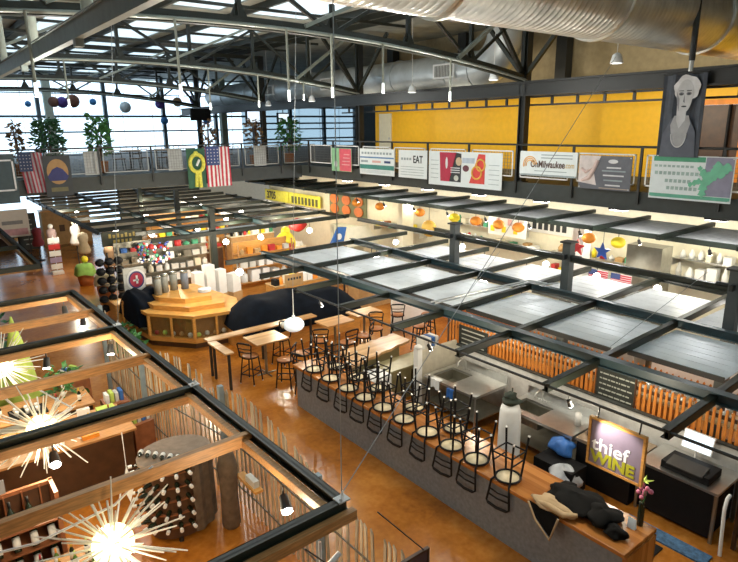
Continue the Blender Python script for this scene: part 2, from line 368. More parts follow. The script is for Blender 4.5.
# curved roof trusses
def zarc(x): return 8.72 - 0.0097*(x-5.5)**2
for i, y in enumerate([10.9,18.5,26.1,33.7]):
    t = MB(); t.smooth = False
    pts = [(-3+17*k/24, y, zarc(-3+17*k/24)) for k in range(25)]
    for p, q in zip(pts[:-1], pts[1:]): t.bar(p, q, 0.14, 0.2)
    t.bar((-3,y,9.92),(14,y,9.92),0.14,0.16)
    xs_ = [-3+17*k/8 for k in range(9)]
    for k, x in enumerate(xs_):
        t.bar((x,y,zarc(x)),(x,y,9.9),0.09)
        z = zarc(x); t.py(y+0.012, [(x-0.22,z),(x+0.22,z),(x+0.07,z+0.32),(x-0.07,z+0.32)], 0.024)
    for k in range(8):
        if k % 2 == 0: t.bar((xs_[k],y,9.85),(xs_[k+1],y,zarc(xs_[k+1])),0.07)
        else: t.bar((xs_[k],y,zarc(xs_[k])),(xs_[k+1],y,9.85),0.07)
    t.build('roof_truss_%d' % (i+1), TRUSS, **st)
    p = MB(); p.tube([(x, y-0.12, z-0.05) for x, _, z in pts], 0.035, 8)
    p.bar((6.9,y-0.1,8.75),(9.6,y-0.1,9.9),0.07); p.bar((11.3,y-0.1,zarc(11.3)),(13.6,y-0.1,9.95),0.09)
    p.bar((2.2,y-0.1,8.7),(4.9,y-0.1,9.9),0.07)
    p.build('truss_rail_%d' % (i+1), mat('pale steel pipe', (0.30,0.33,0.29), 0.35, 0.3), **st)
    k = MB()
    for (xa, za, ya) in ((14.05,8.05,y),): 
        k.bar((xa,ya,za),(xa-1.6,ya,9.9),0.1); k.bar((xa,ya,za),(xa,ya+1.7,9.9),0.1); k.bar((xa,ya,za),(xa,ya-1.7,9.9),0.1)
    k.build('knee_brace_%d' % (i+1), TRUSS, **st)
# grey girder running away on the left
g = MB(); g.box(1.98,2.02,3.5,24,7.89,8.10); g.box(1.95,2.05,3.5,24,7.87,7.89); g.box(1.95,2.05,3.5,24,8.10,8.12)
for y in (8.2,12.0,16): g.box(1.95,2.05,y,y+0.12,7.78,7.87)
g.build('girder', GIRD, **st)
# window wall at the back of the mezzanine
wl = MB(); fr = MB(); BW = mat('window frame blue grey', (0.10,0.15,0.19), 0.4)
for x in (-14,-7.9,-4.1,-0.3,3.5,7.4,11.3,15.1,18.9,22.0,25.2,28.4,31.6): fr.box(x-0.11,x+0.11,42.0,42.3,5.2,10.2)
for z,h_ in ((5.22,.045),(6.66,.05),(7.62,.07),(9.0,.03),(10.1,.05)): fr.box(-14,31.8,42.05,42.2,z-h_,z+h_)
for z in (5.9,7.1,8.3): fr.box(21,31.8,42.05,42.2,z-0.06,z+0.06)
for k in range(24): fr.box(-13+1.95*k,-12.98+1.95*k,42.08,42.11,5.2,10.2)
fr.build('window_60', BW, **st)
MB().box(-14,21.0,42.16,42.18,5.2,10.2).build('window_61', WINGL, **st)
MB().box(21.0,31.8,42.16,42.18,5.2,10.2).build('window_62', WINDK, **st)
pc = MB()
for x in (7.9,19.3): pc.box(x-0.22,x+0.22,41.5,41.9,5.2,10.2)
pc.build('column_10', PIPE, **st)
# ground-floor back wall with a bright shop window
gw = MB(); gw.box(-14,0,44.5,44.7,0,4.68); gw.box(12.2,31.8,44.5,44.7,0,4.68); gw.box(0,12.2,44.5,44.7,0,0.5); gw.box(0,12.2,44.5,44.7,4.5,4.68)
gw.build('wall_back_lower', CREAM, **st)
MB().box(0,12.2,44.55,44.58,0.5,4.5).build('window_63', WINGL, **st)
f2 = MB()
for x in (0.05,4.1,8.15,12.15): f2.box(x-0.05,x+0.05,44.5,44.6,0.5,4.5)
f2.box(0,12.2,44.5,44.6,3.2,3.26); f2.build('window_64', BLACK, **st)
box('wall_left', OFFW, -14.2,-14,-4,46,0,10.2, **st)
box('wall_behind', OFFW, -14,18,-4.2,-4,0,10.2, **st)
# canopy over the food hall under the mezzanine
cp = MB(); cp.box(15.0,17.3,3,30,3.98,4.02); cp.build('ceiling_food_hall', mat('grey canopy sheet',(0.85,0.85,0.82),0.5), **st)
cb = MB(); cb.box(14.9,15.0,3,30,3.93,4.05)
for k in range(16): cb.box(14.3,17.4,3.2+1.8*k,3.3+1.8*k,4.03,4.14)
cb.build('trim_3', BEAM, **st)

# ================================================================== DUCTS
t = T('ceiling_duct','big shiny silver spiral duct crossing at the upper right above the yellow wall','air duct',(-1,6.6,9.06))
d = MB(); pts=[]; rs=[]
x = 0.0
while x <= 18.8: pts += [(x,0,0),(x+0.07,0,0),(x+0.085,0,0),(x+0.10,0,0)]; rs += [0.75,0.75,0.758,0.75]; x += 0.14
d.tube(pts, rs, 40); d.build('duct_shell', DUCT, t)
for xx in (3.5,7.5,11.5,15.5):
    r_ = MB(); r_.tube([(xx-0.04,0,0),(xx+0.04,0,0)],0.80,40); r_.build('duct_collar', DUCT, t)
    h_ = MB(); h_.tube([(xx,0,0.7),(xx,0,1.1)],0.012,6); h_.build('hanger_rod', TIP, t)
t = T('supply_duct','long grey spiral duct running beside the yellow wall with square grilles and an elbow','air duct',(15.75,0,8.58))
d = MB(); d.tube([(0,35-0.55*k,0) for k in range(39)], 0.60, 28)
el = [(0,14.1-1.1*math.sin(a),1.1-1.1*math.cos(a)) for a in [PI/2*k/8 for k in range(9)]] + [(0,13.0,1.62)]
d.build('duct_shell', DUCT2, t); e_ = MB(); e_.tube(el, 0.58, 28); e_.build('duct_elbow', DUCT2, t)
for yy in (33,30,27,24,21,18,15.2):
    r_ = MB(); r_.tube([(0,yy-0.03,0),(0,yy+0.03,0)],0.63,28); r_.build('duct_collar', DUCT2, t)
for yy in (14.7+0.4, 19.9+2.2, 27.3):
    g = MB(); g.box(-0.66,-0.55,yy-0.5,yy+0.5,-0.24,0.24); g.build('grille_frame', WHITE, t)
    g = MB(); 
    for k in range(12): g.box(-0.68,-0.66,yy-0.43+0.072*k,yy-0.40+0.072*k,-0.18,0.18)
    g.build('grille', mat('grille grey',(0.25,0.25,0.23),0.5), t)

# ================================================================== MEZZANINE RAILINGS
PIPE2 = mat('grey panel frame',(0.30,0.31,0.30),0.5)
GRT = mat('railing mesh', (0.20,0.20,0.19), 0.5)
def mesh_panel(par, axis, c, a0, a1, z0, z1):
    """white framed wire-mesh infill"""
    f = MB(); w_ = 0.035
    def bx(b_, u0,u1,v0,v1,t_=0.02):
        if axis == 'x': b_.box(c-t_/2,c+t_/2,u0,u1,v0,v1)
        else: b_.box(u0,u1,c-t_/2,c+t_/2,v0,v1)
    bx(f,a0,a1,z0,z0+w_); bx(f,a0,a1,z1-w_,z1); bx(f,a0,a0+w_,z0,z1); bx(f,a1-w_,a1,z0,z1); f.build('panel_frame', WHITE if axis == 'x' else PIPE2, par)
    g = MB(); k = a0+0.1
    while k < a1-0.05: bx(g,k,k+0.008,z0,z1,0.008); k += 0.1
    k = z0+0.1
    while k < z1-0.05: bx(g,a0,a1,k,k+0.008,0.008); k += 0.1
    g.build('mesh_infill', GRT, par)
t = T('mezzanine_railing','black steel railing with white framed mesh along the right mezzanine below the yellow wall','railing',(13.95,3.5,5.2))
b = MB(); b.tube([(0,-3.5,1.05),(0,19.2,1.05)],0.028,8); b.build('top_rail', BLACK, t)
k = 0
y = 5.45-1.83*2
while y < 22.8:
    MB().box(-0.025,0.025,y-3.5-0.03,y-3.5+0.03,-0.3,1.05).build('post', BLACK, t)
    if 3 < y < 21.5: mesh_panel(t,'x',0.0,y-3.5+0.12,y-3.5+1.7,0.14,0.88)
    y += 1.83
t = T('mezzanine_railing','black and white railing with grey panels along the back mezzanine in front of the windows','railing',(0,22.55,5.2))
b = MB(); b.tube([(-4,0,0.98),(13.9,0,0.98)],0.028,8); b.build('top_rail', BLACK, t)
x = -3.5
while x < 13.9:
    MB().box(x-0.03,x+0.03,-0.025,0.025,-0.3,0.98).build('post', BLACK, t)
    if x > 0: mesh_panel(t,'y',0.0,x+0.12,x+1.7,0.10,0.88)
    x += 1.83
gp = MB()
for a in (5.15,8.1,11.7): MB().box(a,a+0.55,0.03,0.05,0.06,0.86).build('pale_board', mat('pale railing board',(0.40,0.42,0.42),0.6), t, label='pale solid board behind the mesh')

# ================================================================== PENDANTS UNDER THE TRUSSES
def pendant(x, y, ztop, zbot, lab, grp):
    t = T('pendant_light', lab, 'pendant light', (x,y,zbot), 0, grp)
    MB().tube([(0,0,0.16),(0,0,ztop-zbot)],0.024,8).build('stem', mat('pale green stem',(0.34,0.36,0.30),0.45), t)
    MB().lathe([(0.024,0.0),(0.028,0.02),(0.028,0.2),(0.02,0.22)],(0,0,0),12).build('lamp_tip', E_T, t)
for i, (x, z) in enumerate([(1.9,7.3),(4.2,7.35),(6.42,7.31),(7.48,7.39),(8.86,7.52),(10.99,7.39)]):
    pendant(x,10.74,zarc(x)-0.06,z,'slim hanging tube lamp under the nearest curved truss, %s' % LR[i], 'tube lamps under the nearest truss')
for i, (x, z) in enumerate([(4.0,7.4),(8.09,7.36),(9.8,7.45),(11.55,7.7)]):
    pendant(x,18.34,zarc(x)-0.06,z,'slim hanging tube lamp under the second curved truss, %s' % LR[i], 'tube lamps under the second truss')
for i, (x, y, z) in enumerate([(13.6,11.6,8.02),(13.6,15.0,7.85),(13.6,21.0,7.8),(13.6,24.6,7.75),(13.2,7.7,8.12)]):
    t = T('dome_light','small white dome lamp hanging in front of the ducts, %s to the camera' % (['third nearest','fourth nearest','fifth nearest','farthest'][i-1] if i in (1,2,3) else ['second nearest','','','','nearest'][i]),'pendant light',(x,y,z),0,'dome lamps by the ducts')
    MB().tube([(0,0,0.2),(0,0,10.2-z)],0.008,6).build('cable', TIP, t)
    MB().lathe([(0.15,0),(0.13,0.05),(0.10,0.17),(0.04,0.22)],(0,0,0),16).build('shade', WHITE, t)
    MB().lathe([(0.12,-0.012),(0.12,-0.002)],(0,0,0),16).build('diffuser', E_T, t)
# pale vertical pipes at upper left and the black rod in front of the big duct
for nm, x, y, z0, z1, lb, mt_, r_ in [('hanging_pipe',2.3,12.6,8.14,10.02,'thick pale pipe rising above the grey girder, left one',PIPE,0.09),('hanging_pipe',2.3,8.84,8.14,10.02,'thick pale pipe rising above the grey girder, right one',PIPE,0.08),
        ('hanging_pipe',2.3,16.1,8.14,10.02,'pale pipe at the left edge crossing behind the grey girder',PIPE,0.07),('hanging_rod',12.9,5.9,8.0,10.02,'black rod in front of the big silver duct at upper right',BLACK,0.06)]:
    MB().tube([(x,y,z0),(x,y,z1)],r_,10).build(nm, mt_, label=lb, cat='pipe')
MB().tube([(12.9,5.9,7.80),(12.9,5.9,8.0)],0.045,10).build('hanging_rod', mat('pale rod end',(0.6,0.62,0.6),0.3,0.5), label='pale steel rod end under the black rod above the portrait banner', cat='rod')
# ================================================================== BANNERS ON THE RIGHT RAILING (plane x = 13.90)
BX = 13.88
def banner(label, y0, y1, z0, z1, mt_=BANW, lean=0.0):
    t = T('banner', label, 'banner', (BX,(y0+y1)/2,z0), 0)
    a, b = (y0-y1)/2, (y1-y0)/2; H_ = z1-z0
    MB().px(0,[(a,0),(b,0),(b,H_),(a,H_)],0.012).build('banner_sheet', mt_, t)
    hp = MB()
    for yy in (a+0.04,b-0.04):
        for zz in (0.04,H_-0.04): hp.tube([(-0.02,yy,zz),(-0.012,yy,zz)],0.015,8)
    hp.build('grommet', TIP, t)
    return t, b, H_       # b = half width, +y is the left side seen from the camera
F = -0.014
def strip(par, name, mt_, ya, yb, za, zb, off=0.0): return MB().px(F-off, rect(min(ya,yb),max(ya,yb),za,zb), 0.003).build(name, mt_, par)
t, b, H_ = banner('small green and red banner beside the black column at the mezzanine corner',18.75,20.1,5.08,5.98,GREENP)
strip(t,'red_field',mat('banner red',(0.66,0.10,0.14),0.5),b-0.55,-b+0.02,0.02,H_-0.02)
for k in range(4): strip(t,'text_line',mat('pale pink print',(0.72,0.35,0.35),0.6),b-0.7-0.05*k,-b+0.12,0.25+0.13*k,0.29+0.13*k,0.003)
MB().px(F-0.003, ell(b-0.3,0.28,0.10,0.14),0.003).build('blossom', HAIR, t)
t, b, H_ = banner('white banner with a blue line and green stripe, left of the EAT banner',16.21,18.22,5.06,6.0)
strip(t,'blue_line',mat('print blue',(0.10,0.22,0.42),0.5),b-0.02,-b+0.02,0.60,0.65); strip(t,'green_stripe',mat('print dark green',(0.05,0.24,0.20),0.5),b-0.02,-b+0.02,0.20,0.36)
for k,(ya,yb) in enumerate(((b-0.08,b-0.5),(b-0.75,b-1.25),(b-1.45,b-1.8))): strip(t,'logo',[GRTXT,mat('salmon print',(0.65,0.40,0.36),0.6),FBLUE][k],ya,yb,0.44,0.52)
for k in range(10): strip(t,'heading_block',GRTXT,b-0.12-0.18*k,b-0.24-0.18*k,0.74,0.82)
for k in range(3): strip(t,'fine_line',GRTXT,b-0.1,-b+0.2,0.07+0.04*k,0.08+0.04*k,0.001)
t, b, H_ = banner('white banner with bold dark EAT lettering on the mezzanine railing',14.54,15.98,5.06,6.0)
text('lettering','EAT',0.34,(F-0.002,b-0.75,0.52),'-x',INK,t,bold=0.008,sx=0.80)
for k in range(4): strip(t,'grey_block',GRTXT,b-0.14-0.14*k,b-0.24-0.14*k,0.60,0.68)
for k in range(4): strip(t,'fine_line',GRTXT,b-0.12,-b+0.15,0.10+0.09*k,0.115+0.09*k)
t, b, H_ = banner('large white banner printed with red and black pictures of wine and pretzels',11.38,14.45,4.92,6.0)
MB().px(F, [(b-0.55,0.14),(b-0.95,0.14),(b-1.25,H_-0.03),(b-0.5,H_-0.03)],0.003).build('red_picture', mat('print crimson',(0.45,0.02,0.06),0.5), t)
MB().px(F, [(b-0.93,0.14),(b-1.45,0.14),(b-1.45,H_-0.06),(b-1.22,H_-0.03)],0.003).build('dark_picture', INK, t)
MB().px(F, [(b-1.8,0.14),(b-2.42,0.14),(b-2.42,H_-0.06),(b-2.15,H_-0.05)],0.003).build('red_picture', mat('print red',(0.66,0.06,0.05),0.5), t)
for (cy,cz,r1) in ((b-2.25,0.70,0.17),(b-2.1,0.47,0.19)):
    q = MB(); q.tube([(F-0.01,cy+r1*math.cos(2*PI*k/20),cz+r1*math.sin(2*PI*k/20)) for k in range(21)],0.028,6); q.build('pretzel_ring', mat('print golden',(0.80,0.45,0.08),0.5), t)
MB().px(F-0.003, ell(b-1.35,0.78,0.13,0.13),0.003).build('round_picture', mat('print beige',(0.55,0.42,0.28),0.6), t)
MB().px(F-0.003, ell(b-1.25,0.26,0.10,0.09),0.003).build('round_picture', mat('print pale',(0.55,0.55,0.50),0.6), t)
MB().px(F-0.003, ell(b-1.65,0.58,0.13,0.10),0.003).build('dark_spot', mat('print plum',(0.14,0.04,0.06),0.6), t)
MB().px(F-0.003, ell(b-0.82,0.72,0.05,0.18),0.003).build('white_glass_shape', HAIR, t)
for k in range(5): strip(t,'fine_line',GRTXT,b-0.1,b-0.45,0.22+0.14*k,0.235+0.14*k); strip(t,'fine_line',GRTXT,-b+0.1,-b+0.5,0.15+0.14*k,0.165+0.14*k)
for k in range(3): strip(t,'pale_text',HAIR,b-1.0,b-1.4,0.42+0.07*k,0.45+0.07*k,0.004)
strip(t,'pale_text',mat('print pale blue',(0.45,0.52,0.62),0.6),b-1.5,b-2.0,0.74,0.90)
t, b, H_ = banner('wide white OnMilwaukee.com banner with an orange swirl right of the black column',8.93,10.75,5.42,6.08)
MB().px(F, rect(-b,b,0,0.05),0.003).build('lower_edge', GRTXT, t)
text('lettering','OnMilwaukee',0.25,(F-0.002,b-0.36,0.24),'-x',mat('print dark brown',(0.10,0.06,0.05),0.6),t,bold=0.006,sx=0.78)
text('lettering','.com',0.21,(F-0.002,b-1.45,0.25),'-x',mat('print gold',(0.60,0.40,0.10),0.6),t,sx=0.7)
for r1 in (0.12,0.17,0.22):
    q = MB(); q.tube([(F-0.006,b-0.34+r1*math.cos(a),0.30+r1*math.sin(a)) for a in [PI*k/12-0.3 for k in range(14)]],0.012,6); q.build('swirl', ORTXT, t)
for k in range(2): strip(t,'fine_line',GRTXT,b-0.7,-b+0.15,0.48+0.08*k,0.505+0.08*k)
strip(t,'fine_line',GRTXT,b-0.5,-b+0.3,0.13,0.15)
t, b, H_ = banner('dark grey banner with a pale photo of hands at its left end',7.45,8.87,5.19,6.02,BANG)
MB().px(F, [(b,0.16),(b-0.52,0.10),(b-0.42,0.45),(b-0.60,H_),(b,H_)],0.003).build('photo_field', mat('print pale rose',(0.66,0.58,0.56),0.6), t)
q = MB(); q.tube([(F-0.004,b-0.52,0.72),(F-0.004,b-0.40,0.45),(F-0.004,b-0.30,0.28),(F-0.004,b-0.1,0.2)],[0.05,0.055,0.06,0.03],8); q.build('printed_arm', PINKP, t)
q = MB(); q.tube([(F-0.004,b-0.08,0.5),(F-0.004,b-0.2,0.42),(F-0.004,b-0.36,0.5)],[0.04,0.04,0.02],8); q.build('printed_hand', PINKP, t)
for k,(a_,w_) in enumerate(((0.10,0.4),(0.22,0.5),(0.34,0.55),(0.45,0.62),(0.53,0.38))): strip(t,'text_line',GRTXT if k%2 else HAIR,-0.25+w_/2,-0.25-w_/2,a_,a_+0.035)
MB().px(F, ell(-0.22,0.70,0.13,0.05),0.003).build('crest', HAIR, t); strip(t,'lower_line',mat('print tan',(0.45,0.35,0.28),0.6),b-0.6,-b+0.05,0.03,0.05)
t, b, H_ = banner('large pale green and white banner at the right end of the railing',5.19,6.98,5.1,6.08)
t.rotation_euler = (0,0,0)
strip(t,'green_heading',GREEN,b-0.05,-b+0.6,H_-0.13,H_-0.02); strip(t,'green_foot',mat('print sage',(0.12,0.40,0.28),0.5),b-0.02,-b+0.02,0.04,0.12)
MB().px(F, [(-b+0.02,0.13),(-b+0.62,0.13),(-b+0.58,H_-0.02),(-b+0.02,H_-0.02)],0.003).build('dark_photo', mat('print slate violet',(0.26,0.25,0.34),0.5), t)
q = MB(); rnd = random.Random(3)
for (yy,zz,rr) in ((-0.30,0.30,0.09),(-0.34,0.42,0.10),(-0.40,0.52,0.12),(-0.52,0.62,0.13),(-0.64,0.66,0.12),(-0.75,0.74,0.10),(-0.56,0.78,0.09),(-0.28,0.62,0.08),(-0.12,0.40,0.06),(-0.2,0.44,0.06),(-0.03,0.36,0.05),(-0.30,0.18,0.08),(-0.2,0.72,0.05)):
    q.px(F-0.004-0.0005*len(q.v)/20, [(yy+rr*(1+0.3*math.sin(5*a+yy*30))*math.cos(a), zz+rr*(1+0.3*math.cos(4*a))*math.sin(a)) for a in [2*PI*k/14 for k in range(14)]],0.002)
q.build('green_leaf_figure', mat('print leaf green',(0.16,0.50,0.32),0.5), t)
for k,(za,ya,yb) in enumerate(((0.72,b-0.08,b-0.95),(0.55,b-0.1,b-1.15),(0.38,b-0.35,b-0.85),(0.22,b-0.4,b-1.05))):
    yy = ya
    while yy > yb: strip(t,'script_stroke',mat('print grey green',(0.34,0.45,0.42),0.6),yy,yy-0.07,za,za+(0.05 if k==0 else 0.075)); yy -= 0.10
# portrait banner hanging from the beam
t = T('portrait_banner','tall dark hanging cloth printed with a pale grey face and lace collar','banner',(13.86,6.42,6.05)); t.scale = (1,0.86,1)
sh = MB(); nn = 14
for i in range(nn):
    ya = 0.55-1.08*i/nn; yb = 0.55-1.08*(i+1)/nn; xa = 0.03*math.sin(i*1.3); xb = 0.03*math.sin((i+1)*1.3)
    sh.add([(xa,ya,0),(xb,yb,0),(xb,yb,1.78),(xa,ya,1.78),(xa+0.02,ya,0),(xb+0.02,yb,0),(xb+0.02,yb,1.78),(xa+0.02,ya,1.78)],[(0,1,2,3),(7,6,5,4),(0,4,5,1),(2,6,7,3),(1,5,6,2),(0,3,7,4)])
sh.build('banner_cloth', mat('printed charcoal cloth',(0.055,0.065,0.085),0.7,noise=0.2), t)
def pf(nm, mt_, pts, o): return MB().px(-0.036-o, pts, 0.003).build(nm, mt_, t)
pf('printed_shoulders', mat('printed slate',(0.10,0.11,0.14),0.7), [(0.46,0.0),(-0.46,0.0),(-0.40,0.55),(-0.22,0.85),(0.22,0.85),(0.42,0.5)],0)
pf('printed_collar', mat('printed lace',(0.36,0.36,0.37),0.7), [(0.0,0.20),(-0.14,0.32),(-0.26,0.72),(-0.20,0.90),(0.16,0.90),(0.24,0.70),(0.17,0.34)],0.004)
pf('printed_neck', SKIN, [(0.10,0.80),(0.02,0.62),(-0.12,0.80),(-0.13,1.12),(0.12,1.12)],0.008)
FX, FZ, FS = -0.06, 1.28, 1.3
def fp(pts): return [(FX+y*FS, FZ+z*FS) for y,z in pts]
pf('printed_hair', HAIR, fp([(-0.02+0.25*math.cos(a)*(1+0.06*math.sin(7*a)), 0.15+0.21*math.sin(a)*(1+0.08*math.cos(5*a))) for a in [2*PI*k/28 for k in range(28)]]),0.012)
pf('printed_face', SKIN, fp([(0.17*math.cos(a)*(1-0.16*(math.sin(a)<0)), 0.02+0.27*math.sin(a)) for a in [2*PI*k/28 for k in range(28)]]),0.016)
pf('printed_cheek_shade', mat('printed shade',(0.26,0.26,0.28),0.7), fp([(0.165,0.10),(0.10,-0.02),(0.09,-0.22),(0.14,-0.10)]),0.02)
for s_ in (-1,1):
    pf('printed_eye_socket', SKIND, fp(ell(0.072*s_,0.06,0.05,0.028,14)),0.02); pf('printed_eye', INK, fp(ell(0.072*s_,0.055,0.03,0.013,14)),0.024); pf('printed_eyebrow', INK, fp([(0.03*s_,0.10),(0.12*s_,0.105),(0.12*s_,0.115),(0.03*s_,0.115)][::s_]),0.024)
pf('printed_nose', SKIND, fp([(0.012,0.05),(0.026,-0.07),(-0.012,-0.085),(-0.004,-0.07)]),0.02); pf('printed_mouth', INK, fp(ell(0.0,-0.145,0.05,0.014,14)),0.02)
q = MB(); q.tube([(-0.05,0.26*math.cos(a)*0.75,0.50+0.28*math.sin(a)) for a in [PI+PI*k/14 for k in range(15)]],0.014,6); q.build('printed_necklace', HAIR, t)
MB().tube([(0.0,-0.56,1.78),(0.0,0.58,1.78)],0.02,8).build('hanging_bar', BLACK, t)
# small fittings on the yellow wall
for i,(y,z) in enumerate(((8.25,6.35),)):
    MB().box(17.95,18.0,y-0.11,y+0.11,z,z+0.30).build('wall_notice', WHITE, label='small dark-topped restroom notice on the yellow wall beside the doorway', cat='sign')
    MB().box(17.94,17.95,y-0.08,y+0.08,z+0.03,z+0.27).build('wall_notice', INK, label='dark figure panel on the small notice beside the doorway', cat='sign')

# ================================================================== FLAGS AND EMBLEMS ON THE BACK RAILING (plane y = 22.45)
def flag(label, x0, x1, z0, z1, nstr=13, skew=0.0, fade=1.0):
    t = T('hanging_flag', label, 'flag', ((x0+x1)/2,22.46,z0)); W_ = x1-x0; H_ = z1-z0
    if fade < 1: cr, cw, cb_ = mat('faded flag red',(0.26,0.035,0.05),0.8), mat('faded flag white',(0.30,0.28,0.30),0.8), mat('faded flag blue',(0.025,0.04,0.09),0.8)
    else: cr, cw, cb_ = FRED, FWHITE, FBLUE
    ca, cbm, cc = MB(), MB(), MB()
    for i in range(nstr):
        a = -W_/2+W_*i/nstr; b_ = a+W_/nstr; tgt = ca if i % 2 == 0 else cbm
        for j in range(6):
            za, zb = H_*j/6, H_*(j+1)/6; ya = 0.03*math.sin(i*0.9+j*0.4); yb = 0.03*math.sin((i+1)*0.9+j*0.4)
            sa, sb = skew*(1-za/H_), skew*(1-zb/H_)
            tgt.add([(a+sa,ya,za),(b_+sa,yb,za),(b_+sb,yb,zb),(a+sb,ya,zb),(a+sa,ya+0.012,za),(b_+sa,yb+0.012,za),(b_+sb,yb+0.012,zb),(a+sb,ya+0.012,zb)],[(0,1,2,3),(7,6,5,4),(0,3,7,4),(1,5,6,2),(0,4,5,1),(2,6,7,3)])
    ca.build('red_stripes', cr, t); cbm.build('white_stripes', cw, t)
    cc.py(-0.035, rect(-W_/2-0.005,-W_/2+W_*7/13,H_*0.54,H_+0.005),0.006); cc.build('blue_canton', cb_, t)
    s_ = MB()
    for r_ in range(5):
        for c_ in range(4): s_.py(-0.042, ell(-W_/2+W_*7/13*(c_+0.5)/4, H_*(0.57+0.40*(r_+0.5)/5), 0.02, 0.02, 8),0.002)
    s_.build('stars', cw, t)
    MB().tube([(-W_/2-0.05,0,H_),(W_/2+0.05,0,H_)],0.02,8).build('flag_pole', BLACK, t)
flag('bright American flag hanging with upright stripes on the back railing', 9.55, 10.56, 4.55, 6.1)
flag('faded American flag hanging near the left edge of the back railing', 3.15, 3.85, 4.78, 6.1, skew=0.12, fade=0.4)
t = T('hanging_banner','dark green banner with a yellow wreath emblem left of the bright flag','banner',(9.12,22.42,4.55))
MB().box(-0.36,0.36,0,0.015,0,1.5).build('banner_sheet', mat('deep green cloth',(0.03,0.10,0.06),0.8), t)
q = MB(); q.tube([(0.02+0.27*math.cos(a),-0.03,0.95+0.33*math.sin(a)) for a in [2*PI*k/24 for k in range(25)]],0.075,8); q.tube([(0,-0.03,0.62),(-0.06,-0.03,0.05)],0.07,6); q.tube([(0.1,-0.03,0.62),(0.12,-0.03,0.02)],0.07,6); q.sphere((0.0,-0.03,1.33),0.09,10)
q.build('yellow_wreath', mat('wreath yellow',(0.62,0.58,0.08),0.7,noise=0.3,scale=12), t)
q = MB(); q.tube([(0.0,-0.04,0.85),(0.12,-0.04,1.08)],0.05,8); q.build('pale_figure', HAIR, t)
t = T('hanging_banner','dark banner with a round brown and blue emblem beside the faded flag','banner',(4.25,22.42,4.62))
MB().box(-0.42,0.42,0,0.015,0,1.35).build('banner_sheet', INK, t)
MB().py(-0.002,ell(0,0.82,0.33,0.42),0.004).build('brown_disc', mat('emblem brown',(0.34,0.20,0.08),0.7), t)
MB().py(-0.008,[(0,0.98),(0.16,0.9),(0.33,0.66),(0.25,0.52),(-0.25,0.52),(-0.33,0.66),(-0.16,0.9)],0.004).build('blue_field', mat('emblem blue',(0.03,0.035,0.13),0.7), t)
MB().py(-0.008,rect(-0.26,0.26,0.16,0.3),0.004).build('text_band', mat('emblem band',(0.13,0.12,0.06),0.7), t)
t = T('hanging_banner','blue-grey window-like frame panel at the left end of the back railing','panel',(2.65,22.4,4.7))
MB().box(-0.45,0.38,0.01,0.03,-0.2,1.35).build('panel_sheet', mat('slate panel',(0.05,0.075,0.085),0.7), t)
f_ = MB(); 
for a in ((-0.45,-0.40,0.2,1.2),(0.28,0.33,0.2,1.2),(-0.45,0.33,0.2,0.25),(-0.45,0.33,1.15,1.2)): f_.box(a[0],a[1],-0.01,0.01,a[2],a[3])
f_.build('panel_frame', HAIR, t)

# ================================================================== PLANTS, LANTERNS, FURNITURE ON THE MEZZANINE
def plant(label, x, y, z, h, rad, seed, lmat=LEAF, n=150, pot=True):
    rnd = random.Random(seed); t = T('potted_plant', label, 'plant', (x,y,z))
    MB().lathe([(0.16,0),(0.22,0.05),(0.25,0.4),(0.27,0.42),(0.25,0.44)],(0,0,0),14).build('pot', TERRA, t)
    s_ = MB(); l_ = MB()
    for k in range(7):
        a = rnd.uniform(0,2*PI); q = rad*rnd.uniform(0.1,0.5); s_.tube([(0,0,0.4),(q*math.cos(a)*0.5,q*math.sin(a)*0.5,h*0.5),(q*math.cos(a),q*math.sin(a),h*0.9)],[0.02,0.015,0.006],5)
    s_.build('stem', DBROWN, t)
    for k in range(n):
        a = rnd.uniform(0,2*PI); zz = h*(0.3+0.7*rnd.random()**0.8); rr = rad*(1-0.55*abs((zz/h-0.55)/0.5)**1.5)*rnd.random()**0.5
        p = Vector((rr*math.cos(a), rr*math.sin(a), zz)); d = Vector((math.cos(a)*rnd.uniform(.4,1), math.sin(a)*rnd.uniform(.4,1), rnd.uniform(-0.9,0.6))).normalized()
        L = rnd.uniform(0.14,0.30); u = d.cross(Vector((rnd.uniform(-1,1),rnd.uniform(-1,1),1))).normalized()*L*0.28; nrm = d.cross(u).normalized()*0.01
        l_.add([p, p+d*L*0.5+u+nrm, p+d*L, p+d*L*0.5-u-nrm, p+d*L*0.5+nrm*3],[(0,1,4),(1,2,4),(2,3,4),(3,0,4)])
    l_.build('foliage', lmat, t)
plant('tall bushy dark green plant behind the back railing at far left', 4.45,24.3,5.2,2.0,0.50,1,LEAFD,420)
plant('bushy green plant behind the back railing, second from the left', 6.15,24.3,5.2,2.1,0.40,2,LEAF,300)
plant('bright green bushy plant near the corner of the mezzanine railing', 14.45,24.4,5.2,2.0,0.55,4,LEAF,260)
plant('thin dry brownish plant left of the bright green corner plant', 12.6,24.2,5.2,1.9,0.4,5,mat('dry leaf',(0.20,0.12,0.06),0.7),120)
plant('thin reddish brown plant beside the far-left bushy plant', 3.5,24.8,5.2,1.9,0.16,6,mat('dry leaf',(0.20,0.12,0.06),0.7),90)
plant('thin dark plant by the windows above the bright flag', 10.9,25.2,5.2,1.9,0.28,8,mat('dry leaf',(0.20,0.12,0.06),0.7),90)
lant = [(28,104),]
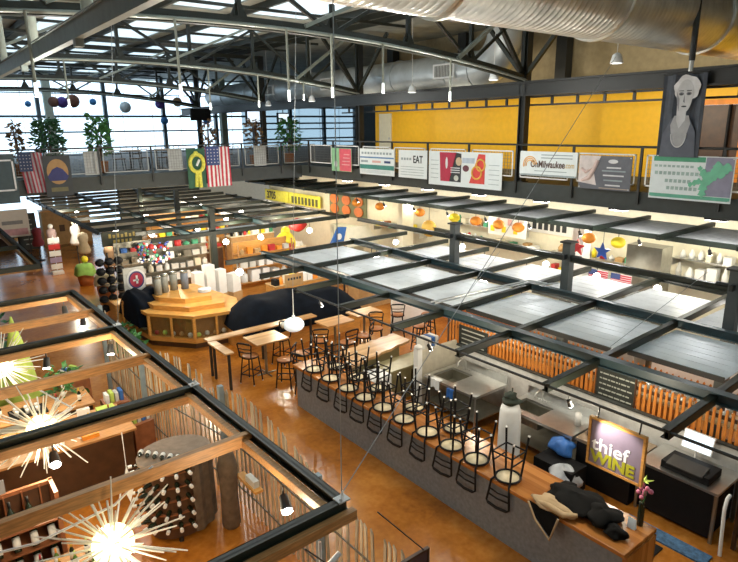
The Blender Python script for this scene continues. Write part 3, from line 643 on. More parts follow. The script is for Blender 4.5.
for i,(x,z,r_,mt_,lb) in enumerate([(6.38,8.23,0.17,BLUP,'small blue round paper lantern at far left of the windows'),(7.7,8.36,0.30,BRNP,'brown round paper lantern left of the violet one'),
        (8.15,8.34,0.32,PURP,'violet round paper lantern between two brown ones'),(8.72,8.42,0.38,BRNP,'larger brown round paper lantern right of the violet one'),(9.82,8.39,0.2,BLUP,'small blue round paper lantern right of the brown ones'),
        (11.65,8.1,0.34,mat('white paper',(0.70,0.76,0.80),0.7),'white round paper lantern before the windows'),(13.81,8.32,0.30,PURP,'violet round paper lantern left of the peach one'),
        (14.95,8.46,0.30,mat('peach paper',(0.75,0.42,0.20),0.7),'peach round paper lantern before the windows'),(16.1,8.62,0.3,PURP,'violet round paper lantern above the hanging screen'),(16.87,7.33,0.26,BLUP,'blue round paper lantern low before the windows'),(14.0,7.3,0.24,BLUP,'blue round paper lantern low, left of the other low one')]):
    t = T('paper_lantern', lb, 'lantern', (x,39,z-r_), 0, 'paper lanterns before the windows')
    MB().sphere((0,0,r_),r_,16).build('lantern_shell', mt_, t); MB().tube([(0,0,2*r_),(0,0,10.2-z+r_)],0.01,5).build('cord', BLACK, t)
def screen(label, x, y, z, w_, h_, glow):
    t = T('hanging_screen', label, 'screen', (x,y,z)); MB().box(-w_/2,w_/2,0,0.12,0,h_).build('screen_case', BLK, t)
    MB().box(-w_/2+0.06,w_/2-0.06,-0.01,0.0,0.06,h_-0.06).build('screen_face', E_S if glow else BLK, t); MB().tube([(0,0.06,h_),(0,0.06,10.0-z)],0.025,6).build('pole', BLACK, t)
screen('dark hanging screen among the paper lanterns',13.1,31,7.2,1.1,0.6,False)
screen('lit hanging screen above the corner of the mezzanine',14.15,27,7.0,0.9,0.62,True)
screen('small lit hanging screen right of the larger lit one',16.0,27.4,7.02,0.7,0.5,True)
# dining tables and chairs behind the back railing
def mezz_table(i,x,y):
    t = T('cafe_table','dark cafe table behind the back railing, %s' % LR[i],'table',(x,y,5.2),0,'cafe tables on the back mezzanine')
    MB().lathe([(0.42,0.72),(0.42,0.75)],(0,0,0),16).build('tabletop', DBROWN, t); MB().tube([(0,0,0),(0,0,0.72)],0.03,8).build('pedestal', BLACK, t); MB().lathe([(0.24,0),(0.24,0.02)],(0,0,0),14).build('base', BLACK, t)
for i,x in enumerate((7.6,8.7,11.2)): mezz_table(i,x,25.5)
mc = T('cafe_chair','black cafe chair behind the back railing, leftmost','chair',(7.0,25.0,5.2),0,'cafe chairs on the back mezzanine')
for a in ((-1,-1),(1,-1),(-1,1),(1,1)): MB().tube([(0.19*a[0],0.19*a[1],0),(0.16*a[0],0.16*a[1],0.45)],0.014,6).build('leg', BLACK, mc)
MB().box(-0.2,0.2,-0.2,0.2,0.44,0.48).build('seat', DBROWN, mc)
q = MB(); q.tube([(-0.17,0.18,0.46),(-0.17,0.24,0.9),(0.17,0.24,0.9),(0.17,0.18,0.46)],0.014,6); q.box(-0.16,0.16,0.215,0.235,0.62,0.68); q.build('backrest', BLACK, mc)
for i,(x,y,a) in enumerate(((7.6,24.8,PI),(8.15,25.4,1.2),(8.75,24.8,PI),(9.3,25.4,-1.3),(11.0,24.8,PI),(11.8,25.4,-1.2))):
    copy_tree(mc,(x,y,5.2),(0,0,a),'black cafe chair behind the back railing, %s' % LR[i+1])
# ================================================================== TRELLISES
def channel(par, p, q, w_=0.10, h_=0.14, mt_=BEAM, nm='steel_beam'):
    p = Vector(p); q = Vector(q); b = MB(); up = Vector((0,0,1)); s_ = (q-p).normalized().cross(up)*(w_/2-0.006)
    b.bar(p-up*(h_/2-0.006),q-up*(h_/2-0.006),w_,0.012); b.bar(p+up*(h_/2-0.006),q+up*(h_/2-0.006),w_,0.012); b.bar(p+s_,q+s_,0.012,h_); b.bar(p-s_*0.2,q-s_*0.2,0.012,h_)
    return b.build(nm, mt_, par)
# wine shop trellis, lower left
t = T('wine_shop_trellis','timber and dark green steel ceiling grid over the wine shop at lower left','trellis',(3.06,4.42,3.0),0.0202)
ox, oy = 2.9, 4.39
channel(t,(0,0,0),(0,10.85,0),0.10,0.12); 
for y in (0,3.72,7.4,10.85): channel(t,(0.05,y,0.0),(-6.5,y,0.0),0.10,0.12)
bev(MB().box(-0.16,-0.08,0,10.85,-0.14,-0.03).build('wood_beam', WOODB, t),0.008)
for y in (0.0,3.72,7.4,10.85): MB().box(-6.5,0.10 if y==0 else -0.1,y-0.13,y-0.05,-0.15,-0.04).build('wood_beam', WOODB, t)
for y in (1.95,5.55,9.0): MB().box(-6.5,0.0,y-0.045,y+0.045,-0.13,0.03).build('wood_beam', WOODB, t)
for y in (0,3.72,7.4):
    q = MB(); q.box(-0.07,0.07,y-0.06,y+0.06,0.06,0.075); q.tube([(0.0,y,0.07),(0.02,y+0.01,0.15)],0.012,8); q.tube([(-0.04,y-0.04,0.09),(0.04,y+0.04,0.09)],0.018,8); q.build('cable_bracket', TIP, t)
t = T('far_aisle_trellis','small steel ceiling grid further down the aisle at the left edge','trellis',(2.8,19.0,3.0))
channel(t,(0,0,0),(0,9.5,0)); 
for y in (0,3.7,9.5): channel(t,(0,y,0),(-4.5,y,0))
for y in (0.12,): MB().box(-4.5,0,y-0.04,y+0.04,-0.14,-0.05).build('wood_beam', WOODB, t)
MB().box(-0.14,-0.07,0,9.5,-0.14,-0.05).build('wood_beam', WOODB, t)
# bar trellis, right, with grey panels
t = T('bar_trellis','blue-grey steel ceiling grid carrying grey corrugated panels over the wine bar','trellis',(0,0,3.0))
channel(t,(8.65,2.0,0.02),(8.45,16.2,0.02),0.17,0.17,BLUBEAM); channel(t,(11.45,2.0,0.0),(11.9,16.2,0.0),0.14,0.17,BLUBEAM); channel(t,(14.3,2.0,0.0),(15.6,16.2,0),0.14,0.17,BEAM)
MB().tube([(7.15,2.2,0.0),(7.1,12.1,0.0)],0.022,8).build('light_rail', BLACK, t)
YX = [3.15,4.95,6.75,8.5,10.25,12.1,13.9,16.0]
for i,y in enumerate(YX): channel(t,(7.1,y-0.12,-0.02),(15.2 if i in (0,2,4) else 14.4,y+0.15,-0.02),0.11,0.13)
for i,y in enumerate((4.2,7.8,11.45)):
    c = MB(); c.box(11.93,12.13,y-0.1,y+0.1,-3.0,1.12); c.build('post', mat('grey steel post',(0.075,0.085,0.085),0.5), t)
    c = MB(); c.box(11.88,12.18,y-0.15,y+0.15,1.12,1.16); c.box(11.8,12.26,y-0.03,y+0.03,0.75,0.86); c.tube([(12.03,y-0.34,0.8),(12.03,y+0.34,0.8)],0.05,8); c.build('post_cap', BLACK, t)
channel(t,(12.0,2.2,0.75),(12.05,16,0.75),0.1,0.12,BEAM)
for i in range(len(YX)-1):
    for (xa, xb, k) in (([9.6,9.45,9.3,9.15,9.1,9.1,9.1][i],11.36,0),(11.62,13.9,1)):
        if k == 1 and i > 5: continue
        p = MB(); ya, yb = YX[i]+0.16, YX[i+1]-0.06
        nn = 14
        for j in range(nn):
            x0_, x1_ = xa+(xb-xa)*j/nn, xa+(xb-xa)*(j+1)/nn; dz = 0.005*(j%2)
            p.box(x0_,x1_,ya,yb,-0.10+dz,-0.088+dz)
        p.build('grey_panel', PANEL, t)
        MB().box(xa-0.03,xa,ya,yb,-0.14,-0.05).build('panel_edge', BLACK, t)
q = MB(); q.tube([(8.5,8.6,0.16),(10.2,8.55,0.14),(10.6,8.35,0.2),(11.3,8.3,0.2),(11.5,8.1,0.14),(12.0,8.0,0.12)],0.02,8); q.tube([(8.5,8.72,0.16),(10.2,8.68,0.14),(10.7,8.48,0.2),(11.4,8.42,0.2),(11.7,8.1,0.14)],0.02,8); q.build('conduit', TIP, t)
# central hall trellis (far)
t = T('market_hall_trellis','wide dark steel ceiling grid with pale strips over the far stalls','trellis',(0,20.8,3.0))
channel(t,(8.1,0,0),(8.3,19,0),0.14,0.18,BLUBEAM); channel(t,(11.5,0,0),(11.8,19,0),0.14,0.18,BLUBEAM); channel(t,(5.6,3,0),(5.7,19,0)); channel(t,(15,0,0),(15,12,0))
k = 0; y = 0.0
while y < 19: channel(t,(5.6 if y > 2.5 else 6.6,y,0.0),(15.3,y+0.2,0.0),0.12,0.15); y += 1.83
y = 0.5
while y < 18.5:
    for xa, xb in ((8.5,11.2),(11.9,14.6)):
        MB().box(xa,xb,y,y+0.75,-0.08,-0.06).build('pale_panel', PANEL, t)
    y += 1.83
for y in (7.0,12.5): MB().box(10.1,10.3,y-0.1,y+0.1,-3,1.0).build('post', BEAM, t)
MB().box(8.9,9.1,0.2,0.4,-3,0.9).build('post', BEAM, t)
# slim wires holding the trellises
CABLE = mat('steel cable',(0.30,0.32,0.32),0.4,0.3)
def wire(p, q, lab, r_=0.005): MB().tube([p,q],r_,6).build('guy_wire', CABLE, label=lab, cat='cable')
wire((3.07,4.43,3.12),(3.5,4.95,10.2),'thin wire rising straight from the near corner of the wine shop trellis')
wire((3.07,4.43,3.12),(13.2,7.7,8.3),'long slanting wire from the wine shop trellis corner up past the yellow wall',0.006)
wire((9.05,4.95,3.1),(11.95,4.7,4.0),'short slanting wire above the grey panels near the bar sign')
wire((2.93,11.8,3.1),(3.6,11.9,10.0),'thin wire above the middle of the wine shop trellis')
wire((9.3,8.55,3.1),(10.9,8.9,3.9),'short slanting wire beside the conduit above the grey panels')
wire((7.1,12.1,3.0),(7.25,11.6,10.1),'long thin vertical wire above the white globe lamp')

# spotlights on the trellises
def spot(x, y, z, lab, aim=(0,0,-1), grp='track spotlights', sc=1.0):
    t = T('spotlight', lab, 'spotlight', (x,y,z), 0, grp); t.scale = (sc,sc,sc)
    d = Vector(aim).normalized(); q = MB(); q.tube([(0,0,0),d*0.19],[0.05,0.07],12); q.build('lamp_can', BLACK, t)
    q = MB(); q.tube([d*0.191,d*0.21],0.062,12); q.build('lamp_face', E_N, t)
    q = MB(); q.tube([(0,0,0.12),(0,0,0)],0.012,6); q.build('stem', BLACK, t)
sl = [(1.0,8.05,2.70,(-.1,-1,-.45)),(2.86,5.3,2.72,(-.3,-1,-.5)),(2.6,15.17,2.73,(0,-.3,-1)),(2.72,13.9,2.72,(-.2,-.5,-1)),(2.72,11.73,2.73,(-.2,-.5,-1)),(1.6,11.76,2.73,(-.2,-.5,-1)),(-0.2,15.2,2.73,(0,0,-1))]
sn = ['near the middle starburst lamp','at the near corner','at the far end','second from the far end','by the middle green beam, right','by the middle green beam, left','at the far end by the left edge']
for (x,y,z,a),nme in zip(sl,sn): spot(x,y,z,'black spotlight under the wine shop trellis, '+nme,a)
for i,y in enumerate((4.45,7.4,11.0)): spot(7.15,y,2.90,'black spotlight on the thin rail over the bar, %s' % ORD[i],(0.6,0,-1),sc=0.62)
for i,(x,y) in enumerate(((14.45,4.9),(14.1,6.78),(14.7,6.9),(14.7,8.6),(13.9,10.35),(14.9,10.4),(14.2,12.2),(15.0,13.9),(13.8,16.05),(12.0,10.3))):
    t = T('globe_bulb','bright bare globe bulb under the rear of the bar trellis, %s' % ORD[i],'lamp',(x,y,2.72),0,'bulbs behind the bar trellis')
    MB().sphere((0,0,0),0.095,12).build('bulb', E_N, t); MB().tube([(0,0,0.08),(0,0,0.24)],0.012,6).build('stem', BLACK, t)
for i in range(9): spot(14.95,5.9+1.75*i,3.84,'small spotlight hanging along the front of the food hall canopy, %s' % ORD[i],(0.7,0,-1),'canopy spotlights',0.7)
HB = [20.8+1.83*k for k in range(11)]
for i,(x,y,z) in enumerate(((7.6,16.05,2.6),(9.6,16.05,2.6),(11.9,14.8,2.6),(9.4,HB[0]+.05,2.6),(10.9,HB[0]+.08,2.6),(13.2,HB[0]+.1,2.6),(7.8,HB[2],2.6),(9.8,HB[2]+.07,2.6),(6.9,HB[3],2.6),(12.0,HB[3]+.1,2.6),(13.7,HB[4]+.12,2.6),(6.2,HB[5],2.6),(9.4,HB[5]+.1,2.6),(13,HB[6]+.12,2.6),(7.0,HB[7],2.6),(14.2,HB[8]+.1,2.6))):
    t = T('globe_bulb','glowing bare globe bulb over the far stalls, %s to the camera' % ORD[i] if i < 16 else '','lamp',(x,y,z),0,'bulbs over the far stalls')
    MB().sphere((0,0,0),0.11,12).build('bulb', E_N, t); MB().tube([(0,0,0.09),(0,0,0.33)],0.012,6).build('stem', BLACK, t)  # bulb radius enlarged so its shape stands in for the glow around it
for i in range(7):
    t = T('recessed_light','flat bright light under the mezzanine edge, %s' % ORD[i],'ceiling light',(14.35,5.6+2.35*i,4.66),0,'lights under the mezzanine edge')
    MB().box(-0.12,0.12,-0.22,0.22,0,0.07).build('housing', BLACK, t); MB().box(-0.1,0.1,-0.2,0.2,-0.012,0.0).build('lens', E_N, t)

# ================================================================== STARBURST LAMPS
SPK = mat('pale acrylic rod',(0.86,0.85,0.76),0.3,noise=0)
def starburst(x, y, z, lab, seed):
    t = T('starburst_lamp', lab, 'lamp', (x,y,z), 0, 'starburst lamps in the wine shop'); rnd = random.Random(seed)
    MB().sphere((0,0,0),0.225,24).build('glowing_core', E_ST, t)
    for k in range(66):
        zz = 1-2*(k+0.5)/66; a = k*2.39996; r_ = math.sqrt(1-zz*zz); d = Vector((r_*math.cos(a)+rnd.uniform(-.1,.1), r_*math.sin(a)+rnd.uniform(-.1,.1), zz)).normalized(); L = rnd.uniform(0.5,0.88)
        MB().tube([d*0.2,d*L],[0.014,0.008],5).build('rod', SPK, t)
    MB().tube([(0,0,0.2),(0.0,0,3.0-z-0.1)],0.012,6).build('cord', WHITE, t)
starburst(1.2,6.2,2.35,'nearest starburst lamp with glowing core and long spikes, at the bottom edge',1)
starburst(1.1,9.6,2.35,'middle starburst lamp with long spikes over the brown counter',2)
starburst(0.95,12.95,2.35,'farthest starburst lamp, partly cut by the left edge',3)
for lb,p in (('loose white cable drooping across the near wood beam of the wine shop',[(-0.5,6.4,2.75),(0.5,6.3,2.65),(1.3,6.35,2.72),(1.75,6.32,3.05)]),('loose white cable looping by the farthest starburst lamp',[(0.2,9.9,3.02),(0.7,10.2,2.9),(1.2,10.1,2.8),(1.5,9.3,2.7),(1.1,9.3,2.6)])):
    MB().tube(p,0.014,8).build('white_cable', WHITE, label=lb, cat='cable')
for y,x in ((7.55,1.75),): 
    MB().py(y,[(x-0.07,2.15),(x,1.9),(x+0.07,2.15),(x,2.45)],0.01).tube([(x,y-0.005,2.44),(x,y-0.005,2.95)],0.005,5).build('hanging_ornament', TIP, label='small pale diamond ornament hanging between the starburst lamps', cat='ornament')

# ================================================================== PICKET FENCE ROUND THE WINE SHOP
t = T('picket_fence','tall wavy fence of thin weathered pickets around the wine shop beside the aisle','fence',(4.1,0,0))
def xf(y):
    u = max(0,min(1,(y-8.6)/3.8)); return -0.45*u*u*(3-2*u)
def hf(y): return 2.0+0.28*math.sin((y-6.9)*0.95) if y < 10.2 else 2.05+0.35*math.sin((y-9.6)*1.1)
FENCE2 = mat('pale picket', (0.50,0.42,0.30), 0.6, noise=0.3, scale=4, stretch=(6,6,1))
pk = None; y = 3.0
while y < 16.2:
    h = hf(y); m_ = MB(); m_.add([(-0.02,-0.024,0),(0.0,-0.024,0),(0,0.024,0),(-0.02,0.024,0),(-0.02,-0.024,h-0.06),(0,-0.024,h-0.06),(0,0.024,h),(-0.02,0.024,h)],[(0,3,2,1),(4,5,6,7),(0,1,5,4),(1,2,6,5),(2,3,7,6),(3,0,4,7)])
    m_.build('picket', FENCE if int(y*100)%2 else FENCE2, t, loc=(xf(y),y,0), rot=(R(random.uniform(-3,3)),0,0)); y += 0.155
for y in (3.6,6.4,9.5,12.9,16.0): MB().box(xf(y)-0.12,xf(y)-0.03,y-0.05,y+0.05,0,min(2.35,hf(y)+0.1)).build('post', POSTB, t)
for z in (0.35,1.2):
    q = MB(); yy = 2.9
    while yy < 16: q.bar((xf(yy)-0.03,yy,z),(xf(yy+0.7)-0.03,yy+0.7,z),0.015,0.03); yy += 0.7
    q.build('rail', FENCED, t)

# ================================================================== WINE BAR COUNTER
t = T('bar_counter','long grey bar counter with a striped reddish wood top down the middle of the hall','counter',(7.4,3.28,0))
MB().box(-0.42,-0.34,0.05,8.62,0,1.03).build('grey_front', GREYW, t)
bev(MB().box(-0.47,0.42,0,8.72,1.03,1.10).build('countertop', COUNT, t),0.01)
MB().box(-0.42,0.38,-0.02,0.05,0,1.03).build('end_panel', COUNT, t)
MB().box(-0.33,0.32,0.06,8.58,0.05,1.02).build('inner_body', DBROWN, t)
# ================================================================== STOOLS
def make_stool(lab, grp):
    t = T('bar_stool', lab, 'stool', (0,0,0), 0, grp)
    MB().lathe([(0.20,0.765),(0.215,0.77),(0.215,0.79),(0.20,0.80)],(0,0,0),24).build('seat', SEATB, t)
    MB().lathe([(0.185,0.756),(0.185,0.7648)],(0,0,0),24).build('seat_underside', SEATC, t)
    q = MB(); q.tube([(0.21*math.cos(2*PI*k/20),0.21*math.sin(2*PI*k/20),0.757) for k in range(21)],0.020,6,False); q.build('seat_ring', BLK, t)
    for sx_,sy_ in ((-1,-1),(-1,1),(1,-1),(1,1)):
        lg = MB().tube([(0.15*sx_,0.15*sy_,0.76),(0.21*sx_,0.22*sy_,0.02)],0.020,6).build('leg', BLK, t)
        MB().lathe([(0.018,0),(0.018,0.03)],(0.211*sx_,0.221*sy_,0),8).build('glide', TIP, lg)
    q = MB()
    for z,e in ((0.28,0.193),(0.44,0.175)):
        c = [(-e,-e,z),(e,-e,z),(e,e,z),(-e,e,z)]
        for i in range(4):
            if z < 0.3 or i % 2 == 0: q.tube([c[i],c[(i+1)%4]],0.014,6)
    q.build('footrest', BLK, t)
    q = MB(); q.tube([(-0.15,-0.15,0.76),(-0.215,-0.175,0.79),(-0.235,-0.20,1.0),(-0.255,-0.225,1.17),(-0.275,-0.19,1.20),(-0.285,0,1.215),(-0.275,0.19,1.20),(-0.255,0.225,1.17),(-0.235,0.20,1.0),(-0.215,0.175,0.79),(-0.15,0.15,0.76)],0.019,6); q.tube([(-0.275,-0.18,1.2),(-0.288,0,1.215),(-0.275,0.18,1.2)],0.026,6); q.build('back_frame', BLK, t)
    for z in (0.95,1.05):
        q = MB(); q.tube([(-0.235-(z-0.95)*0.12,-0.20,z),(-0.262-(z-0.95)*0.12,0,z),(-0.235-(z-0.95)*0.12,0.20,z)],0.015,6); q.build('back_slat', BLK, t)
    return t
s0 = make_stool('black bar stool upside down on the bar counter, front row, nearest','upturned stools, front row')
s0.location = (7.14,5.45,1.10+0.80); s0.rotation_euler = (PI,0,0.06)
ys = [6.14,6.74,7.38,8.05,8.70,9.32,9.92,10.62,11.3]
for i,y in enumerate(ys): copy_tree(s0,(7.14,y,1.90),(PI,0,random.uniform(-.08,.08)),'black bar stool upside down on the bar counter, front row, %s' % ORD[i+1],'upturned stools, front row')
for i,y in enumerate((7.15,8.3,9.5,10.3,11.1)): copy_tree(s0,(7.64,y,1.90),(PI,0,PI+random.uniform(-.2,.2)),'black bar stool upside down on the counter, rear row, %s' % ORD[i],'upturned stools, rear row')
up = [(6.75,13.95,0.5,'left of the square high table'),(7.35,13.1,2.3,'in front of the square high table'),(7.95,13.2,2.6,'right of the square high table'),(8.1,14.6,3.6,'behind the right side of the square high table'),
      (8.9,13.7,1.0,'left of the far wooden table'),(9.4,13.1,1.6,'in front of the far wooden table'),(10.1,13.2,2.2,'right of the far wooden table'),(10.8,13.5,4.0,'between the two far wooden tables'),(12.2,14.1,0.9,'standing before the white wall'),
      (12.0,12.8,2.0,'near the racks right of the white wall'),(13.0,13.5,2.0,'farthest right, before the white wall'),(7.5,12.3,0.3,'in the aisle beyond the bar counter')]
for x,y,a,lb in up: copy_tree(s0,(x,y,0),(0,0,a),'upright black bar stool with brown seat, '+lb,'upright bar stools')

# ================================================================== THINGS BEHIND THE BAR
t = T('back_bar_wall','low pale backsplash wall behind the sinks','partition',(10.6,3.0,0))
MB().box(0,0.06,0,7.0,0,1.32).build('splash_panel', mat('pale splash',(0.72,0.73,0.72),0.4), t); MB().box(-1.25,0,6.92,7.0,0,1.45).build('end_screen', mat('beige grey screen',(0.52,0.49,0.40),0.5), t)
MB().box(-0.02,0.08,0,7.0,1.32,1.35).build('cap', DKGREY, t); MB().box(-1.4,-1.25,6.88,7.03,0,1.55).build('end_post', WHITE, t); MB().lathe([(0.1,0),(0.1,0.05),(0.04,0.09)],(-1.32,6.95,1.55),12).build('post_cap', WHITE, t)
def sink(lab, y0, y1, x0=9.3, x1=10.42):
    t = T('sink_unit', lab, 'sink', (x0,y0,0)); W_ = x1-x0; L = y1-y0; bx0,bx1,by0,by1 = 0.18,W_-0.25,L*0.52,L-0.12
    q = MB(); q.box(0,W_,0,by0,0.86,0.92); q.box(0,W_,by1,L,0.86,0.92); q.box(0,bx0,by0,by1,0.86,0.92); q.box(bx1,W_,by0,by1,0.86,0.92); q.box(W_-0.03,W_,0,L,0.92,1.12); q.build('worktop', STEEL, t)
    q = MB(); q.box(bx0,bx1,by0,by1,0.60,0.62); q.box(bx0,bx0+0.012,by0,by1,0.62,0.86); q.box(bx1-0.012,bx1,by0,by1,0.62,0.86); q.box(bx0,bx1,by0,by0+0.012,0.62,0.86); q.box(bx0,bx1,by1-0.012,by1,0.62,0.86); q.build('basin', STEELD, t)
    q = MB(); q.tube([(W_-0.15,(by0+by1)/2,0.92),(W_-0.15,(by0+by1)/2,1.15),(W_-0.25,(by0+by1)/2,1.24),(W_-0.42,(by0+by1)/2,1.2),(W_-0.44,(by0+by1)/2,1.1)],0.018,8); q.build('faucet', STEEL, t)
    q = MB(); q.tube([(W_-0.15,(by0+by1)/2-0.15,0.96),(W_-0.15,(by0+by1)/2+0.15,0.96)],0.015,6); q.build('taps', STEEL, t)
    for a,b in ((0.04,0.04),(W_-0.06,0.04),(0.04,L-0.06),(W_-0.06,L-0.06)): MB().tube([(a,b,0),(a,b,0.86)],0.02,8).build('leg', STEEL, t)
    MB().box(0.05,W_-0.05,0.05,L-0.05,0.25,0.28).build('lower_shelf', STEELD, t)
    return t
sink('stainless sink unit at the far end behind the bar',8.1,9.75)
sink('stainless sink unit right of the white draped stand',5.75,7.5,9.45)
def towel(lab, x, y, z, mt_=WHITE, w_=0.3, h_=0.22):
    q = MB(); n_ = 8
    for i in range(n_):
        a, b = y+w_*i/n_, y+w_*(i+1)/n_; d1_, d2_ = 0.012*math.sin(i*1.7), 0.012*math.sin((i+1)*1.7); hh = h_*(1+0.12*math.sin(i))
        q.add([(x-0.02+d1_,a,z),(x-0.02+d2_,b,z),(x-0.03+d2_,b,z-hh),(x-0.03+d1_,a,z-hh),(x+0.12,a,z),(x+0.12,b,z),(x-0.01+d1_,a,z-0.015),(x-0.01+d2_,b,z-0.015)],[(0,3,2,1),(0,1,5,4),(4,5,7,6)])
    q.build('towel', mt_, label=lab, cat='towel')
towel('white towel hanging over the front edge of the near sink',9.44,7.0,0.93,w_=0.42); towel('white towel hanging over the front edge of the far sink',9.29,9.2,0.93)
towel('blue cloth hanging under the far sink edge',9.29,8.75,0.86,BLUE,0.22,0.25)
t = T('draped_stand','tall white draped stand wearing a dark cap between the two sinks','stand',(8.98,6.88,0))
MB().lathe([(0.24,0),(0.23,0.3),(0.22,0.9),(0.21,1.2),(0.18,1.3),(0.08,1.34)],(0,0,0),20).build('white_drape', WHITE, t)
q = MB(); q.blob((0,0,1.40),(0.19,0.19,0.08),3,0.15); q.blob((0.03,0.02,1.49),(0.12,0.12,0.09),5,0.2); q.tube([(0.1,0.05,1.5),(0.14,0.08,1.62)],0.015,6); q.build('dark_cap', mat('dark green felt',(0.02,0.03,0.02),0.8), t)
t = T('work_counter','low steel and timber work counter between the near sink and the register','counter',(9.5,4.55,0))
MB().box(0,0.9,0,1.15,0.86,0.92).build('worktop', mat('brown steel top',(0.36,0.28,0.2),0.35,0.4), t); MB().box(0.03,0.88,0.02,1.13,0,0.86).build('body', BLK, t)
MB().lathe([(0.06,0),(0.06,0.26),(0.02,0.262),(0.02,0.27)],(9.95,5.95,0.92),14).build('paper_towel_roll', WHITE, label='upright white paper towel roll behind the bar', cat='paper roll')
t = T('hat','black hat lying on the work counter behind the sign','hat',(10.1,4.9,0.92)); MB().lathe([(0.2,0),(0.2,0.015),(0.11,0.02)],(0,0,0),18).build('brim', BLK, t); MB().lathe([(0.1,0.02),(0.09,0.1),(0.05,0.12)],(0,0,0),16).build('crown', BLK, t)
MB().blob((9.9,5.5,0.99),(0.16,0.14,0.08),11,0.3).build('crumpled_cloth', BLK, label='dark crumpled cloth beside the paper roll', cat='cloth')
t = T('register_table','black-fronted steel table carrying the cash register near the right edge','table',(9.6,3.15,0))
MB().box(0,0.95,0,1.35,0.90,0.95).build('tabletop', STEEL, t); MB().box(0.04,0.9,0.08,1.3,0.06,0.90).build('dark_body', BLK, t)
for a,b in ((0.03,0.03),(0.92,0.03),(0.03,1.32),(0.92,1.32)): MB().box(a-0.025,a+0.025,b-0.025,b+0.025,0,0.90).build('leg', STEELD, t)
t = T('cash_register','black cash register with keyboard on the register table','register',(10.0,3.75,0.95))
bev(MB().box(-0.3,0.2,-0.4,0.4,0,0.14).build('body', BLK, t)); MB().add([(-0.34,-0.3,0.14),(-0.05,-0.3,0.20),(-0.05,0.3,0.20),(-0.34,0.3,0.14),(-0.34,-0.3,0.12),(-0.05,-0.3,0.12),(-0.05,0.3,0.12),(-0.34,0.3,0.12)],[(0,1,2,3),(4,7,6,5),(0,4,5,1),(2,6,7,3),(1,5,6,2),(0,3,7,4)]).build('keyboard', mat('dark keys',(0.04,0.04,0.04),0.4), t)
t = T('monitor','pale monitor facing the bar behind the cash register','monitor',(10.34,3.85,0.95))
MB().box(-0.08,0.08,-0.1,0.1,0,0.02).build('foot', WHITE, t); MB().tube([(0,0,0.02),(0.02,0,0.24)],0.02,8).build('stand', WHITE, t)
MB().add([(-0.02,-0.26,0.20),(-0.02,0.26,0.20),(0.08,0.26,0.52),(0.08,-0.26,0.52),(0.02,-0.26,0.19),(0.02,0.26,0.19),(0.12,0.26,0.51),(0.12,-0.26,0.51)],[(0,3,2,1),(4,5,6,7),(0,1,5,4),(3,7,6,2),(0,4,7,3),(1,2,6,5)]).build('case', WHITE, t)
MB().add([(-0.022,-0.24,0.215),(-0.022,0.24,0.215),(0.073,0.24,0.505),(0.073,-0.24,0.505)],[(0,3,2,1)]).build('screen', E_S, t)
t = T('rubber_mat','long black rubber mat on the floor behind the bar counter','mat',(8.45,6.8,0)); MB().box(-0.6,0.45,-3.2,3.4,0,0.02).build('mat_sheet', BLK, t)
# bags on the floor behind the bar
MB().blob((9.0,5.6,0.28),(0.25,0.3,0.28),21,0.2).build('white_bag', mat('translucent white plastic',(0.5,0.52,0.55),0.3), label='white plastic bag on the floor under the near sink', cat='bag')
MB().blob((9.4,5.9,0.66),(0.2,0.24,0.18),22,0.2).build('blue_bag', BLUE, label='blue plastic bag above the white bag', cat='bag')
MB().box(8.9,9.4,5.35,6.2,0,0.5).build('dark_crate', BLK, label='black crate on the floor behind the bar under the blue bag', cat='crate')
q = MB(); q.box(9.0,9.3,3.0,4.4,0.0,0.03); q.build('blue_mat', mat('blue patterned mat',(0.06,0.14,0.26),0.8,noise=0.5,scale=14), label='blue patterned mat on the floor before the register table', cat='mat')
q = MB(); q.tube([(9.45,2.95,0.0),(9.5,3.0,0.8),(9.55,3.0,0.98),(9.65,3.0,1.0)],0.03,8); q.build('white_pole', WHITE, label='white hooked pole leaning at the right end of the register table', cat='pole')
# right edge wooden shelf
t = T('timber_shelf','dark timber shelf unit with bottles at the lower right edge','shelf',(9.75,2.1,0))
for a,b in ((0,0.75),(0,0.0),(0.5,0.75),(0.5,0.0)): MB().box(a,a+0.06,b,b+0.06,0,1.95).build('post', DBROWN, t)
for z in (0.3,0.75,1.2,1.65): MB().box(0,0.56,0,0.81,z,z+0.03).build('board', DBROWN, t)
for i in range(6):
    k_ = i % 3
    MB().lathe([(0.035,0),(0.037,0.02),(0.037,0.19),(0.014,0.25),(0.014,0.31)],(9.95+0.03*k_,2.28+0.2*k_,0.78+0.45*(i//3)),10).build('wine_bottle', BOTTLE if i%2 else BOTG, label='wine bottle on the timber shelf at the right edge, %s board, %s' % (['lower','upper'][i//3],['near','middle','far'][k_]), cat='bottle', group='bottles on the timber shelf')
